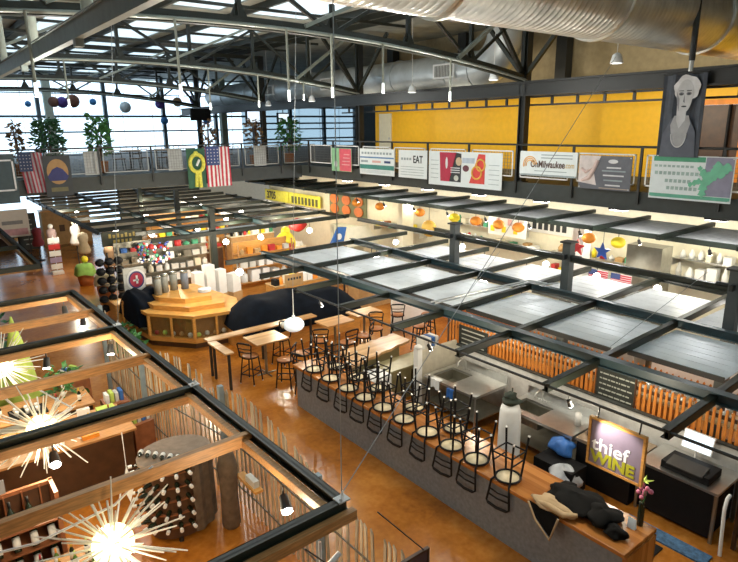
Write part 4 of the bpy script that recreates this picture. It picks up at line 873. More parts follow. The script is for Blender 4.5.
# picket partition behind the bar
def picket_wall(lab, x, y0, y1, z0, z1, step=0.105, wd=0.07):
    t = T('picket_partition', lab, 'partition', (x,y0,0)); n_ = int((y1-y0)/step)
    first = None; zc = 0.0
    for k in range(n_):
        if first is None:
            h = z1-z0; first = MB().add([(0,0,0),(0.02,0,0),(0.02,wd,0),(0,wd,0),(0,0.012,h-0.03),(0.02,0.012,h-0.03),(0.02,wd-0.012,h-0.03),(0,wd-0.012,h-0.03),(0.0,wd/2,h),(0.02,wd/2,h)],[(0,3,2,1),(0,1,5,4),(2,3,7,6),(1,2,6,9,5),(0,4,8,7,3),(4,5,9,8),(6,7,8,9)]).build('picket', PICK, t, loc=(0,0,z0))
        else:
            c = first.copy(); COL.objects.link(c); c.parent = t; c.location = (0,k*step,z0+random.uniform(-0.02,0.02))
    for z in (z0+0.15,z1-0.2): MB().box(0.021,0.05,0,y1-y0,z,z+0.07).build('rail', DBROWN, t)
    for y in (0,(y1-y0)/2,y1-y0-0.08): MB().box(0.021,0.10,y,y+0.08,0,z1-0.06).build('post', DBROWN, t)
    return t
picket_wall('orange stained picket partition standing behind the bar sinks',10.75,2.4,10.4,0.75,1.9)
picket_wall('second orange picket partition further behind the bar, under the grey panels',12.6,3.0,12.0,0.2,1.5,0.13)
t = T('glass_rack_shelf','pale timber shelf of upturned glasses behind the picket partition','shelf',(11.0,2.6,0))
MB().box(0,0.55,0,7.4,1.45,1.49).build('board', mat('pale timber',(0.55,0.36,0.16),0.5), t)
for y in (0.1,3.6,7.2): MB().box(0.2,0.3,y,y+0.08,0,1.45).build('leg', DBROWN, t)
gm = None; n_ = 0
GL = mat('drinking glass',(0.62,0.66,0.66),0.08,0.3,noise=0)
for i in range(28):
    for j in range(3):
        x, y = 11.1+0.16*j, 2.75+0.25*i; lb = 'clear wine glass standing on the pale shelf behind the picket partition'
        if 2 < i < 4: continue
        if gm is None: gm = MB().lathe([(0.035,0),(0.006,0.01),(0.006,0.08),(0.035,0.12),(0.042,0.16),(0.034,0.21)],(0,0,0),10).build('wine_glass', GL, loc=(x,y,1.49), label=lb, cat='glass', group='wine glasses on the back shelf')
        else:
            c = gm.copy(); COL.objects.link(c); c.location = (x+random.uniform(-.02,.02),y,1.49)
t = T('chalkboard','black chalkboard menu hanging on the orange picket partition','chalkboard',(10.72,5.25,1.27))
MB().box(0,0.02,0,0.82,0,0.80).build('board', CHALK, t)
q = MB(); q.box(-0.01,0.025,-0.02,0.0,-0.02,0.82); q.box(-0.01,0.025,0.82,0.84,-0.02,0.82); q.box(-0.01,0.025,0,0.82,-0.02,0.0); q.box(-0.01,0.025,0,0.82,0.80,0.82); q.build('frame', DBROWN, t)
rnd = random.Random(5)
for k in range(6):
    q = MB(); y = 0.75
    while y > 0.1:
        l_ = rnd.uniform(0.03,0.12); q.box(-0.004,0,y-l_,y,0.10+0.115*k,0.10+0.115*k+0.028); y -= l_+0.02
    q.build('chalk_line', CHTXT, t)
MB().box(10.70,10.72,2.75,2.95,1.35,1.55).build('notice', PAPER, label='small red and white notice on the picket partition near the right edge', cat='notice')
MB().box(10.69,10.70,2.75,2.95,1.49,1.55).build('notice_heading', RED, label='red strip at the top of the small notice on the pickets', cat='notice')

# ================================================================== ON THE BAR: sign, jacket, vase
t = T('hanging_sign','square purple-grey hanging sign in a wood frame reading thief WINE','sign',(7.1,3.655,2.10))
MB().box(0,0.03,-0.38,0.38,0.03,0.70).build('sign_board', SIGNP, t)
q = MB(); q.box(-0.015,0.045,-0.41,-0.375,0,0.73); q.box(-0.015,0.045,0.375,0.41,0,0.73); q.box(-0.015,0.045,-0.38,0.38,0,0.032); q.box(-0.015,0.045,-0.38,0.38,0.698,0.73); q.build('frame', OAK, t)
text('thief_lettering','thief',0.27,(-0.004,0.345,0.255),'-x',WHITE,t,bold=0.004,sx=1.12)
text('wine_lettering','WINE',0.235,(-0.006,0.345,0.075),'-x',OLIVE,t,bold=0.010,sx=1.06)
for y in (-0.3,0.3): MB().tube([(0.015,y,0.72),(0.04,y,0.90)],0.012,6).build('hanger', BLACK, t)
t = T('jacket','black jacket with tan lining heaped on the near end of the bar counter','jacket',(7.33,4.2,1.10))
q = MB(); q.blob((0.08,0.15,0.08),(0.32,0.42,0.12),31,0.18,28); q.blob((0.02,-0.32,0.09),(0.26,0.24,0.12),32,0.22,24); q.blob((0.22,0.42,0.05),(0.2,0.2,0.08),33,0.2); q.blob((-0.12,-0.62,0.06),(0.12,0.16,0.08),36,0.25); q.build('jacket_body', JACK, t)
q = MB(); q.blob((-0.28,0.28,0.07),(0.16,0.34,0.07),34,0.2,24); q.tube([(-0.38,0.55,0.05),(-0.42,0.30,0.11),(-0.40,0.05,0.08),(-0.30,-0.12,0.12)],[0.03,0.05,0.05,0.03],8); q.build('tan_lining', TANC, t)
q = MB(); q.add([(-0.46,0.62,0.06),(-0.46,0.10,0.05),(-0.56,0.14,-0.30),(-0.54,0.42,-0.12),(-0.43,0.62,0.02),(-0.43,0.10,0.02),(-0.50,0.14,-0.28),(-0.49,0.42,-0.12)],[(0,3,2,1),(4,5,6,7),(1,2,6,5),(2,3,7,6),(0,4,7,3),(0,1,5,4)]); q.build('hanging_front', JACK, t)
q = MB(); q.tube([(-0.48,0.62,0.05),(-0.56,0.42,-0.13),(-0.58,0.14,-0.32),(-0.48,0.08,0.03)],0.018,6); q.build('tan_edge', TANC, t)
t = T('flower_vase','slim dark vase with pink flowers at the near end of the bar counter','vase',(7.70,3.48,1.10))
MB().lathe([(0.045,0),(0.05,0.02),(0.045,0.3),(0.035,0.36),(0.04,0.38)],(0,0,0),14).build('vase', BOTTLE, t)
q = MB()
for k in range(9): a = k*2.4; q.sphere((0.07*math.cos(a)*(k%3+1)/2,0.07*math.sin(a)*(k%3+1)/2,0.50+0.05*(k%4)),0.035,8)
q.build('pink_flowers', mat('pink petals',(0.62,0.18,0.30),0.6), t)
q = MB()
for k in range(5): a = k*1.3; q.tube([(0,0,0.3),(0.06*math.cos(a),0.06*math.sin(a),0.52+0.03*k)],0.005,5)
q.build('stems', LEAF, t)
q = MB(); 
for k in range(5): a = 2*PI*k/5+0.3; q.add([(0,0,0.72),(0.05*math.cos(a-.5),0.05*math.sin(a-.5),0.73),(0.13*math.cos(a),0.13*math.sin(a),0.76),(0.05*math.cos(a+.5),0.05*math.sin(a+.5),0.73),(0,0,0.75)],[(0,1,4),(1,2,4),(2,3,4),(3,0,4),(0,3,2,1)])
q.build('green_leaves', LIME, t)
t = T('counter_card','small pale standing card on the counter by the vase','card',(7.52,3.52,1.10)); MB().add([(0,-0.06,0),(0,0.06,0),(0.03,0.06,0.16),(0.03,-0.06,0.16),(0.06,-0.06,0),(0.06,0.06,0)],[(0,3,2,1),(4,5,2,3),(0,1,5,4),(0,4,3),(1,2,5)]).build('card', mat('pale blue card',(0.55,0.66,0.75),0.5), t)
# ================================================================== WINE SHOP INTERIOR (lower left)
t = T('shop_counter','long dark brown counter in the wine shop below the middle starburst lamp','counter',(-2.5,11.4,0))
MB().box(0,5.35,0,0.06,0,0.97).build('front_panel', DBROWN, t); MB().box(5.29,5.35,0.06,1.3,0,0.97).build('side_panel', DBROWN, t)
bev(MB().box(-0.05,5.42,-0.06,1.35,0.97,1.02).build('countertop', WOODB, t),0.008)
def bottle(x,y,z,mt_,lab,grp,s=1.0,cap=None):
    b = MB(); b.lathe([(0.036*s,0),(0.038*s,0.02*s),(0.038*s,0.18*s),(0.014*s,0.235*s),(0.014*s,0.30*s)],(0,0,0),12)
    t = T('wine_bottle', lab, 'bottle', (x,y,z), 0, grp); b.build('bottle_body', mt_, t)
    MB().lathe([(0.0395*s,0.035*s),(0.0395*s,0.16*s)],(0,0,0),12).build('label_band', LABEL, t); MB().lathe([(0.0155*s,0.24*s),(0.0155*s,0.31*s)],(0,0,0),8).build('capsule', cap or CAPR, t); return t
its = [(0.2,11.75,'white card'),(0.75,11.8,'b'),(1.0,11.95,'b'),(1.25,11.7,'b'),(1.9,11.75,'b'),(2.1,11.95,'b'),(2.3,11.7,'b')]
for i,(x,y) in enumerate(((0.75,11.75),(0.95,12.0),(1.2,11.8),(1.75,11.85),(2.0,11.7),(2.2,12.0),(2.45,11.8),(2.62,12.15))):
    bottle(x,y,1.02,[BOTTLE,BOTG,BOTTLE,BOTTLE,BOTG,BOTTLE,BOTG,BOTTLE][i],'wine bottle on the dark brown shop counter, %s' % LR[i],'bottles on the shop counter',0.95,[CAPR,GOLD,WHITE,CAPR][i%4])
MB().box(1.35,1.65,11.55,11.7,1.02,1.14).build('leaflet_box', WHITE, label='white box on the shop counter beneath the middle starburst lamp', cat='box')
MB().box(1.95,2.25,11.45,11.6,1.02,1.10).build('orange_box', ORNG, label='small orange box at the front of the shop counter', cat='box')
MB().box(2.05,2.28,12.2,12.3,1.02,1.32).build('white_card', PAPER, label='upright white card at the back of the shop counter', cat='card')
MB().box(2.45,2.8,12.3,12.55,1.02,1.14).build('lime_tray', LIME, label='lime green tray at the right end of the shop counter', cat='tray')
# second, farther display table
t = T('display_table','cluttered dark display table at the far end of the wine shop','table',(-0.4,13.2,0))
MB().box(0,3.0,0,1.1,0.92,0.97).build('tabletop', WOODB, t); MB().box(0.05,2.95,0.05,1.05,0,0.92).build('body', DBROWN, t)
for i,(x,y) in enumerate(((0.1,13.4),(0.35,13.6),(0.55,13.35),(0.85,13.7),(1.9,13.5),(2.1,13.9),(2.35,13.5))):
    bottle(x,y,0.97,[BOTTLE,BOTTLE,BOTG][i%3],'wine bottle on the cluttered far display table, %s' % LR[i],'bottles on the display table',1.0,[GOLD,CAPR,WHITE][i%3])
t = T('serving_tray','black tray with white glasses on the cluttered display table','tray',(1.35,13.6,0.97)); MB().box(-0.35,0.35,-0.25,0.25,0,0.03).build('tray', BLK, t)
for k in range(6): MB().lathe([(0.035,0.03),(0.045,0.12),(0.04,0.13)],(-0.22+0.2*(k%3),-0.1+0.2*(k//3),0),10).build('cup', WHITE, t)
MB().box(0.7,1.9,12.72,12.95,0.0,1.05).build('glass_case', STEELD, label='low grey steel case between the shop counter and the display table', cat='case')
plant('leafy green plant among the displays by the fence', 2.2,14.4,0.0,1.5,0.4,12,LEAF,120)
plant('leafy green plant on the aisle side at the trellis end', 4.6,17.6,0.0,0.95,0.4,13,LEAF,120)
t = T('cloth_pennant','tall lime green pointed cloth standing in the shop near the left edge','cloth',(1.55,15.9,0))
MB().lathe([(0.42,0.0),(0.40,0.4),(0.30,1.2),(0.16,1.9),(0.02,2.5)],(0,0,0),9).build('cloth_cone', LIME, t)
t = T('cloth_pennant','shorter lime green pointed cloth left of the tall one','cloth',(1.0,16.6,0)); MB().lathe([(0.5,0.0),(0.45,0.5),(0.25,1.4),(0.02,2.1)],(0,0,0),9).build('cloth_cone', LIME, t)
plant('dark leafy plant behind the lime pointed cloths', 1.0,18.0,0.0,2.4,0.7,14,LEAFD,200)
for i,(x,y,w_,h_) in enumerate(((3.0,13.2,0.5,0.9),(3.2,12.2,0.45,0.75),(2.6,15.6,0.6,0.8))):
    t = T('display_crate','wooden display crate stacked with goods by the picket fence, %s' % ORD[[1,0,2][i]],'crate',(x,y,0),0.2*i,'crates by the fence'); MB().box(-w_/2,w_/2,-w_/2,w_/2,0,h_).build('crate_body', REDWD, t)
    for k in range(4): MB().box(-w_/2+0.05+0.1*k,-w_/2+0.12+0.1*k,-0.12,0.12,h_,h_+0.2+0.03*(k%2)).build('packet', [WHITE,LIME,OFFW,BLUE][(k+i)%4], t)
# bottle rack bottom left
t = T('wine_rack','reddish wooden wine rack with an upper display row at the lower left corner','rack',(-0.9,9.0,0))
for z in (0.35,0.75,1.12): MB().add([(0,0,z),(2.0,0,z),(2.0,0.45,z+0.05),(0,0.45,z+0.05),(0,0,z+0.03),(2.0,0,z+0.03),(2.0,0.45,z+0.08),(0,0.45,z+0.08)],[(0,3,2,1),(4,5,6,7),(0,1,5,4),(1,2,6,5),(2,3,7,6),(3,0,4,7)]).build('shelf_board', REDWD, t)
for x in (0,1.94): MB().box(x,x+0.06,0,0.5,0,1.58).build('side_post', REDWD, t)
MB().box(0,2,0.42,0.48,1.52,1.58).build('top_rail', REDWD, t)
for k in range(8): MB().box(0.24*k+0.12,0.24*k+0.14,0.40,0.44,1.15,1.55).build('divider', REDWD, t)
MB().box(0,2,0.48,0.50,0,1.5).build('back_panel', DBROWN, t)
bt = None
for r_,(z,n_) in enumerate(((1.17,7),(0.8,8),(0.4,8))):
    for k in range(n_):
        x = -0.9+0.20+0.235*k; lab = 'dark wine bottle leaning in the lower left rack, %s row, %s' % (['top','middle','bottom'][r_],LR[k])
        if bt is None:
            bt = bottle(x,9.0,z+0.03,BOTTLE,lab,'bottles in the wine rack',1.35,BLK); bt.rotation_euler = (R(-38),0,0)
        else: copy_tree(bt,(x,9.0,z+0.03),(R(-38),0,0),lab)
t = T('shelf_card','grey printed card standing on top of the wine rack','card',(0.1,9.45,1.58)); MB().box(-0.5,0.38,0,0.02,0,0.22).build('card', mat('grey card',(0.33,0.35,0.37),0.5), t)
for k in range(2): MB().box(-0.4,0.25,-0.004,0,0.06+0.07*k,0.08+0.07*k).build('text_line', OFFW, t)
# lower bottle bin in the foreground
t = T('bottle_bin','wooden bin holding upright bottles beside the nearest starburst lamp','bin',(0.55,7.9,0))
MB().box(0,0.95,0,0.75,0,0.72).build('bin_body', REDWD, t); MB().box(-0.02,0.97,-0.02,0.77,0.72,0.75).build('bin_rim', WOODB, t)
for i in range(12):
    x, y = 0.68+0.2*(i%4), 8.02+0.22*(i//4); c_ = [GOLD,LIME,WHITE,CAPR,ORNG][i%5]
    bottle(x,y,0.75,[BOTG,BOTTLE,BOTTLE][i%3],'bottle with %s cap standing in the wooden bin, %s row, %s' % (['gold','lime','white','red','orange'][i%5],['near','middle','far'][i//4],LR[i%4]),'bottles in the wooden bin',0.9,c_)
t = T('info_card','white tilted information card in front of the wooden bin','card',(0.9,7.35,0.0)); MB().tube([(0,0.1,0),(0,0.1,0.8)],0.02,6).build('card_stand', BLACK, t)
MB().add([(-0.5,-0.15,0.85),(0.5,-0.15,0.85),(0.5,0.12,1.0),(-0.5,0.12,1.0),(-0.5,-0.15,0.83),(0.5,-0.15,0.83),(0.5,0.12,0.98),(-0.5,0.12,0.98)],[(0,1,2,3),(4,7,6,5),(0,4,5,1),(2,6,7,3),(1,5,6,2),(0,3,7,4)]).build('card_sheet', PAPER, t)
# cloth covered round display with bottle racks
t = T('round_display','tall round-topped wine display draped in brown cloth near the fence','display stand',(2.93,9.22,0))
top = [(0.62*math.cos(a),0.52*math.sin(a)) for a in [2*PI*k/24 for k in range(24)]]
MB().prism(top,1.42,1.47).build('display_top', BURLAP, t)
q = MB(); n_ = 40
for k in range(n_):
    a0_, a1_ = -PI*0.45+PI*1.25*k/n_, -PI*0.45+PI*1.25*(k+1)/n_; r0 = 1+0.04*math.sin(a0_*14); r1 = 1+0.04*math.sin(a1_*14)
    f_ = lambda a,r: (0.62*r*math.cos(a),0.52*r*math.sin(a))
    (xa,ya),(xb,yb) = f_(a0_,r0),f_(a1_,r1); q.add([(xa,ya,0.12),(xb,yb,0.12),(xb*0.98,yb*0.98,1.44),(xa*0.98,ya*0.98,1.44),(xa*.95,ya*.95,0.12),(xb*.95,yb*.95,0.12)],[(0,1,2,3),(0,4,5,1)])
q.build('draped_cloth', CLOTHB, t)
MB().prism([(x*0.86,y*0.86) for x,y in top],0.08,1.42).build('rack_core', DBROWN, t)
for z in (0.3,0.55,0.8,1.05,1.3): MB().prism([(x*0.95,y*0.95) for x,y in top[10:21]],z,z+0.02).build('rack_shelf', REDWD, t)
for a in (0.3,2.2,4.4): MB().tube([(0.5*math.cos(a),0.42*math.sin(a),0),(0.5*math.cos(a),0.42*math.sin(a),0.1)],0.04,8).build('foot', BLACK, t)
lb0 = None
for r_ in range(5):
    for k in range(7):
        a = PI*(0.92+0.098*k); x, y = 2.93+0.52*math.cos(a), 9.22+0.44*math.sin(a); z = 0.36+0.25*r_
        lab = 'bottle lying neck outward in the round display, %s level, %s' % (['lowest','second lowest','middle','second highest','highest'][r_],LR[k])
        if lb0 is None:
            lb0 = T('wine_bottle',lab,'bottle',(x,y,z),0,'bottles in the round display')
            q = MB(); q.tube([(-0.06,0,0),(0.10,0,0),(0.15,0,0),(0.2,0,0)],[0.038,0.038,0.014,0.014],10); q.build('bottle_body', BOTTLE, lb0)
            q = MB(); q.tube([(0.17,0,0),(0.235,0,0)],0.03,10); q.build('capsule', [LABEL,CAPR][0], lb0); lb0.rotation_euler = (0,0,a)
        else:
            c = copy_tree(lb0,(x,y,z),(0,0,a),lab)
cr2 = None
for i in range(6):
    x = 2.33+0.085*i; y = 9.52-0.11*i
    b_ = T('wine_bottle','pale-labelled bottle leaning along the front edge of the round display top, %s' % LR[i],'bottle',(x+0.15,y-0.02+0.0,1.50),0,'bottles on the round display top')
    q = MB(); q.tube([(0,0,0.01),(-0.07,-0.12,0.02),(-0.1,-0.18,0.02)],[0.038,0.038,0.014],10); q.build('bottle_body', BOTTLE, b_); q = MB(); q.tube([(-0.01,-0.02,0.015),(-0.06,-0.10,0.02)],0.041,10); q.build('label_band', LABEL, b_)
t = T('rolled_rug','upright brown cloth roll standing right of the round display','cloth roll',(3.62,8.65,0))
MB().lathe([(0.13,0),(0.16,0.06),(0.15,0.7),(0.17,1.2),(0.12,1.45),(0.05,1.5)],(0,0,0),14).build('cloth_roll', CLOTHB, t)
MB().box(3.75,3.9,7.9,8.6,0.95,1.0).build('ledge', OAK, label='small wooden ledge on the inside of the picket fence', cat='ledge')
MB().box(3.78,3.88,8.0,8.3,1.0,1.12).build('ledge_box', OFFW, label='pale box on the small ledge at the picket fence', cat='box')
# white track fixture and dark mauve sign at the bottom
t = T('hanging_board','dark mauve board in a brown frame at the bottom edge beside the fence','sign',(3.55,4.15,1.25))
MB().box(-0.5,0.5,0.01,0.03,0,0.85).build('board', MAUVE, t); q = MB(); q.box(-0.53,-0.5,0,0.04,-0.03,0.88); q.box(0.5,0.53,0,0.04,-0.03,0.88); q.box(-0.5,0.5,0,0.04,0.85,0.88); q.box(-0.5,0.5,0,0.04,-0.03,0); q.build('frame', DBROWN, t)
for x in (-0.45,0.45): MB().tube([(x,0.02,0.88),(x-0.6,0.1,1.6)],0.008,6).build('hanger', BLACK, t)
t = T('track_bracket','white metal bracket fixture below the near beam at the bottom','fixture',(2.6,4.3,2.25)); q = MB(); q.tube([(-0.35,0,0.0),(-0.05,0,0.1),(0.35,0.02,0.28)],0.03,8); q.tube([(-0.05,0,0.1),(0.0,-0.05,-0.15)],0.03,8); q.tube([(0.1,0,0.17),(0.1,0,0.55)],0.015,6); q.build('bracket', WHITE, t)

# ================================================================== CENTRE: high tables
def ledge(lab, x0,x1,y0,y1,legs,z=1.03):
    t = T('high_table', lab, 'table', ((x0+x1)/2,(y0+y1)/2,0)); a,b = (x1-x0)/2,(y1-y0)/2
    bev(MB().box(-a,a,-b,b,z,z+0.045).build('tabletop', TABLE, t),0.008)
    for (p,q_) in legs: MB().box(p-0.03,p+0.03,q_-0.03,q_+0.03,0,z).build('leg', BLACK, t)
    return t
ledge('long narrow wooden ledge table in front of the navy covered counter',6.0,9.6,14.95,15.3,[(-1.72,-0.1),(0,0.1),(1.72,0.1)])
ledge('short narrow wooden ledge table turning toward the aisle',5.95,6.2,13.75,14.9,[(0,-0.5),(0,0.45)])
t = T('high_table','square striped wooden high table beside the long ledge','table',(7.35,14.2,0))
bev(MB().box(-0.45,0.55,-0.4,0.45,1.03,1.075).build('tabletop', TABLE, t),0.008); MB().tube([(0,0,0),(0,0,1.03)],0.04,10).build('pedestal', STEELD, t); q = MB(); q.tube([(-0.3,0,0.02),(0.3,0,0.02)],0.02,6); q.tube([(0,-0.3,0.02),(0,0.3,0.02)],0.02,6); q.build('cross_base', STEELD, t)
t = T('high_table','far square wooden table left of the white wall, nearer one','table',(9.75,14.2,0)); MB().box(-0.5,0.5,-0.35,0.35,1.03,1.075).build('tabletop', TABLE, t); MB().tube([(0,0,0),(0,0,1.03)],0.04,10).build('pedestal', STEELD, t)
t = T('high_table','far square wooden table right beside the brown wall, farther one','table',(11.0,14.35,0)); MB().box(-0.5,0.5,-0.32,0.32,1.03,1.075).build('tabletop', TABLE, t); MB().tube([(0,0,0),(0,0,1.03)],0.04,10).build('pedestal', STEELD, t)
t = T('wood_slab_counter','long live-edge wooden slab counter behind the far upturned stools','counter',(0,0,0))
n_=14; a_=Vector((7.95,10.95)); b_=Vector((8.35,11.95)); c_=Vector((10.35,12.15)); d_=Vector((10.35,11.45))
ptl = [a_] + [a_.lerp(d_,k/n_)+Vector((0,0.03*math.sin(k*1.9))) for k in range(1,n_)] + [d_,c_] + [c_.lerp(b_,k/n_)+Vector((0,0.04*math.sin(k*2.3))) for k in range(1,n_)] + [b_]
MB().prism([tuple(p) for p in ptl],1.02,1.09).build('slab_top', TABLE, t); MB().prism([(8.3,11.3),(10.1,11.6),(10.1,12.0),(8.5,11.8)],0,1.02).build('base', KHAKI, t)
t = T('khaki_cabinet','khaki cabinet under the wood slab counter','cabinet',(9.6,10.8,0)); MB().box(-0.75,0.65,-0.3,0.35,0,0.82).build('body', KHAKI, t); MB().box(-0.78,0.68,-0.32,0.37,0.82,0.86).build('top', mat('khaki top',(0.36,0.33,0.18),0.4), t); MB().box(-0.04,-0.01,-0.315,-0.3,0.1,0.75).build('door_gap', BLK, t)
t = T('ice_box','white rounded ice box between the slab counter and the khaki cabinet','box',(8.55,10.7,0)); bev(MB().box(-0.35,0.3,-0.28,0.28,0,0.85).build('body', WHITE, t),0.06,3); MB().box(-0.36,-0.35,-0.15,0.15,0.3,0.6).build('opening', FRIDGE, t)
t = T('white_wall_panel','tall white wall panel behind the far upright stools','panel',(13.6,14.6,0)); MB().box(-1.2,0.7,0,0.08,0,1.9).build('panel', WHITE, t)
t = T('globe_lamp','white egg-shaped globe hanging above the stools','lamp',(7.05,12.05,2.1)); MB().sphere((0,0,0.0),0.21,20,(1.25,1.25,0.85)).build('globe', E_WH, t); MB().tube([(0,0,0.15),(0.03,0.03,0.9)],0.01,6).build('cord', WHITE, t); MB().lathe([(0.03,0.16),(0.05,0.18),(0.03,0.24)],(0,0,0),10).build('fitting', WHITE, t); MB().sphere((-0.24,0.08,0.02),0.08,10).build('end_knob', OFFW, t)

# ================================================================== HEXAGONAL ORANGE DISPLAY COUNTER
t = T('display_counter','orange wooden many-sided display counter with glass-fronted windows in the hall centre','counter',(0,0,0))
P_ = [(5.35,20.6),(5.55,18.6),(6.55,17.35),(7.95,17.1),(8.5,18.4),(8.2,20.2),(6.8,21.0)]
cx_, cy_ = 6.9, 19.0
def scl(P, s, dx=0, dy=0): return [(cx_+(x-cx_)*s+dx, cy_+(y-cy_)*s+dy) for x,y in P]
MB().prism(scl(P_,0.96),0.0,0.18).build('plinth', DBROWN, t); MB().prism(P_,0.18,0.34).build('lower_rim', OAK, t); MB().prism(scl(P_,0.90),0.34,1.0).build('inner_core', mat('display interior',(0.30,0.15,0.05),0.6), t)
MB().prism(scl(P_,1.02),1.0,1.10).build('counter_rim', OAK, t); MB().prism(scl(P_,0.80,0,0.15),1.10,1.26).build('raised_step', OAK, t); MB().prism(scl(P_,0.60,0,0.3),1.26,1.42).build('upper_step', OAK, t)
for i in range(len(P_)): x, y = P_[i]; MB().tube([(x,y,0.34),(x,y,1.0)],0.06,6).build('corner_post', OAK, t)
for i in range(4):
    (xa,ya),(xb,yb) = P_[i],P_[(i+1)%7]; pm = ((xa+xb)/2,(ya+yb)/2)
    q = MB(); q.bar((xa,ya,0.67),(xb,yb,0.67),0.012,0.66); q.build('glass_front', GLASS, t)
    if i < 3: MB().tube([(pm[0],pm[1],0.34),(pm[0],pm[1],1.0)],0.045,6).build('mullion', OAK, t)
    for k in range(5):
        f_ = (k+0.5)/5; x = xa+(xb-xa)*f_; y = ya+(yb-ya)*f_; v = Vector((cx_-x,cy_-y)).normalized()*0.10
        MB().sphere((x+v.x,y+v.y,0.43+0.02*(k%2)),0.085,8).build('packed_goods', [WHITE,CAPR,LIME,OFFW,CARD][(k+i)%5], t)
gb = MB(); gb.tube([(6.2,20.5,1.42),(6.2,20.5,1.9)],0.4,16); 
t2 = T('plate_stack','stack of white plates on the orange display counter','plates',(7.55,18.75,1.42)); 
for k in range(4): MB().lathe([(0.10,0.03*k),(0.22,0.03*k+0.02),(0.22,0.03*k+0.025)],(0,0,0),18).build('plate', WHITE, t2)
for i,(x,y,m_) in enumerate(((6.5,19.6,mat('grey canister',(0.25,0.26,0.24),0.4)),(6.85,19.7,MATS['grey canister']),(7.2,19.6,mat('blue grey canister',(0.16,0.19,0.24),0.4)),(6.2,19.4,MATS['grey canister']))):
    t2 = T('canister','tall grey canister on the orange display counter, %s' % [LR[1],LR[2],LR[3],LR[0]][i],'canister',(x,y,1.42),0,'canisters on the display counter'); MB().lathe([(0.13,0),(0.13,0.55),(0.11,0.57)],(0,0,0),14).build('body', m_, t2); MB().lathe([(0.135,0.57),(0.135,0.62),(0.03,0.64)],(0,0,0),14).build('lid', STEELD, t2)
# navy covers
def cover(lab, x0,x1,y0,y1,z0,z1,nx=28,ny=14,seed=1,rot=0):
    q = MB(); q.smooth = True; vs=[]; fs=[]
    rnd = random.Random(seed); ph=[rnd.uniform(0,6) for _ in range(4)]
    for j in range(ny+1):
        for i in range(nx+1):
            u, v = i/nx, j/ny; e = min(u*6,(1-u)*6,1)**0.4*min(v*3.0,(1-v)*3.0,1)**0.35
            w_ = 0.05*math.sin(u*17+ph[0])+0.04*math.sin(v*9+u*6+ph[1])+0.10*math.sin(u*5+ph[2])
            vs.append((x0+(x1-x0)*u+0.03*math.sin(v*8+ph[3]), y0+(y1-y0)*v+0.04*math.sin(u*22), z0+(z1-z0)*e*(1+w_*0.8) if e > 0.02 else z0))
    for j in range(ny):
        for i in range(nx): a=j*(nx+1)+i; fs.append((a,a+1,a+nx+2,a+nx+1))
    o_=len(vs); vs2=[(x,y,z0) for x,y,z in vs]; fs2=[tuple(x+o_ for x in f)[::-1] for f in fs]
    q.add(vs+vs2, fs+fs2); return q.build('dust_cover', NAVY, label=lab, cat='cover')
t = T('stall_counter','orange-fronted stall counter beneath the long navy cover','counter',(9.7,16.5,0)); MB().box(-2.1,2.1,-0.85,0.9,0,0.62).build('body', OAK, t); MB().box(-1.7,1.7,-0.5,0.6,0.62,1.0).build('top', OAK, t)
cover('long navy cloth covering the stall counter right of the orange display',7.5,11.9,15.45,17.6,0.62,1.50,seed=2)
t = T('stall_counter','low counter beneath the navy cover left of the orange display','counter',(5.75,21.6,0)); MB().box(-0.5,1.2,-0.4,0.8,0,0.8).build('body', OAK, t)
cover('navy cloth draped over the low counter left of the orange display',5.3,6.5,18.9,21.2,0.55,1.55,seed=4)
plant('small green plant on the floor beside the navy cover', 4.95,19.6,0,0.6,0.28,23,LEAF,60)

# ================================================================== CENTRE-LEFT STALLS
PACK = [PAPER,OFFW,CREAM,WHITE]
def shelving(lab, x, y, w_, d_, levels, h, mt_=STEELD, back=True, face='-y'):
    t = T('stall_shelving', lab, 'shelving', (x,y,0))
    for a in (0,w_): 
        for b in (0,d_): MB().box(a-0.025,a+0.025,b-0.025,b+0.025,0,h).build('upright', mt_, t)
    for z in levels: MB().box(0,w_,0,d_,z,z+0.03).build('shelf_board', mt_, t)
    if back: MB().box(0,w_,d_,d_+0.02,0,h).build('back_panel', OAK if mt_ is WOODB else mt_, t)
    return t
def packs(x, y, w_, z, n_, seed, what, where, mts=PACK, hmin=0.14, hmax=0.30, dep=0.16):
    rnd = random.Random(seed); st_ = w_/n_
    for k in range(n_):
        h = rnd.uniform(hmin,hmax); bw = st_*rnd.uniform(0.6,0.9); shape = rnd.random(); m_ = mts[rnd.randrange(len(mts))]
        q = MB(); cx2 = x+st_*(k+0.5)
        if shape < 0.6: q.box(cx2-bw/2,cx2+bw/2,y,y+dep,z,z+h)
        else: q.lathe([(bw*0.42,0),(bw*0.45,0.02),(bw*0.45,h*0.7),(bw*0.2,h*0.85),(bw*0.2,h)],(cx2,y+dep/2,z),10)
        q.build(what, m_, label='%s %s, %s' % (what.replace('_',' '), where, LR[k] if k < 12 else 'far right'), cat='goods', group='goods '+where)
shelving('tall stall shelving full of white packages behind the navy cover',6.0,22.9,3.6,0.5,(0.9,1.35,1.8,2.25),2.6)
packs(6.05,22.95,3.5,0.93,9,1,'jar','on the lowest white package shelf'); packs(6.05,22.95,3.5,1.38,11,2,'white_packet','on the second white package shelf'); packs(6.05,22.95,3.5,1.83,10,3,'packet','on the third white package shelf',[PAPER,OFFW,CARD,STEELD]); packs(6.05,22.95,3.5,2.28,10,4,'trinket','on the top white package shelf',[PAPER,BLUE,RED,BLK,GREEN,OFFW],0.12,0.32)
shelving('stall shelving with stacked white boxes right of the package shelving',9.9,20.9,2.4,0.5,(0.8,1.4,1.95),2.4,WOODB)
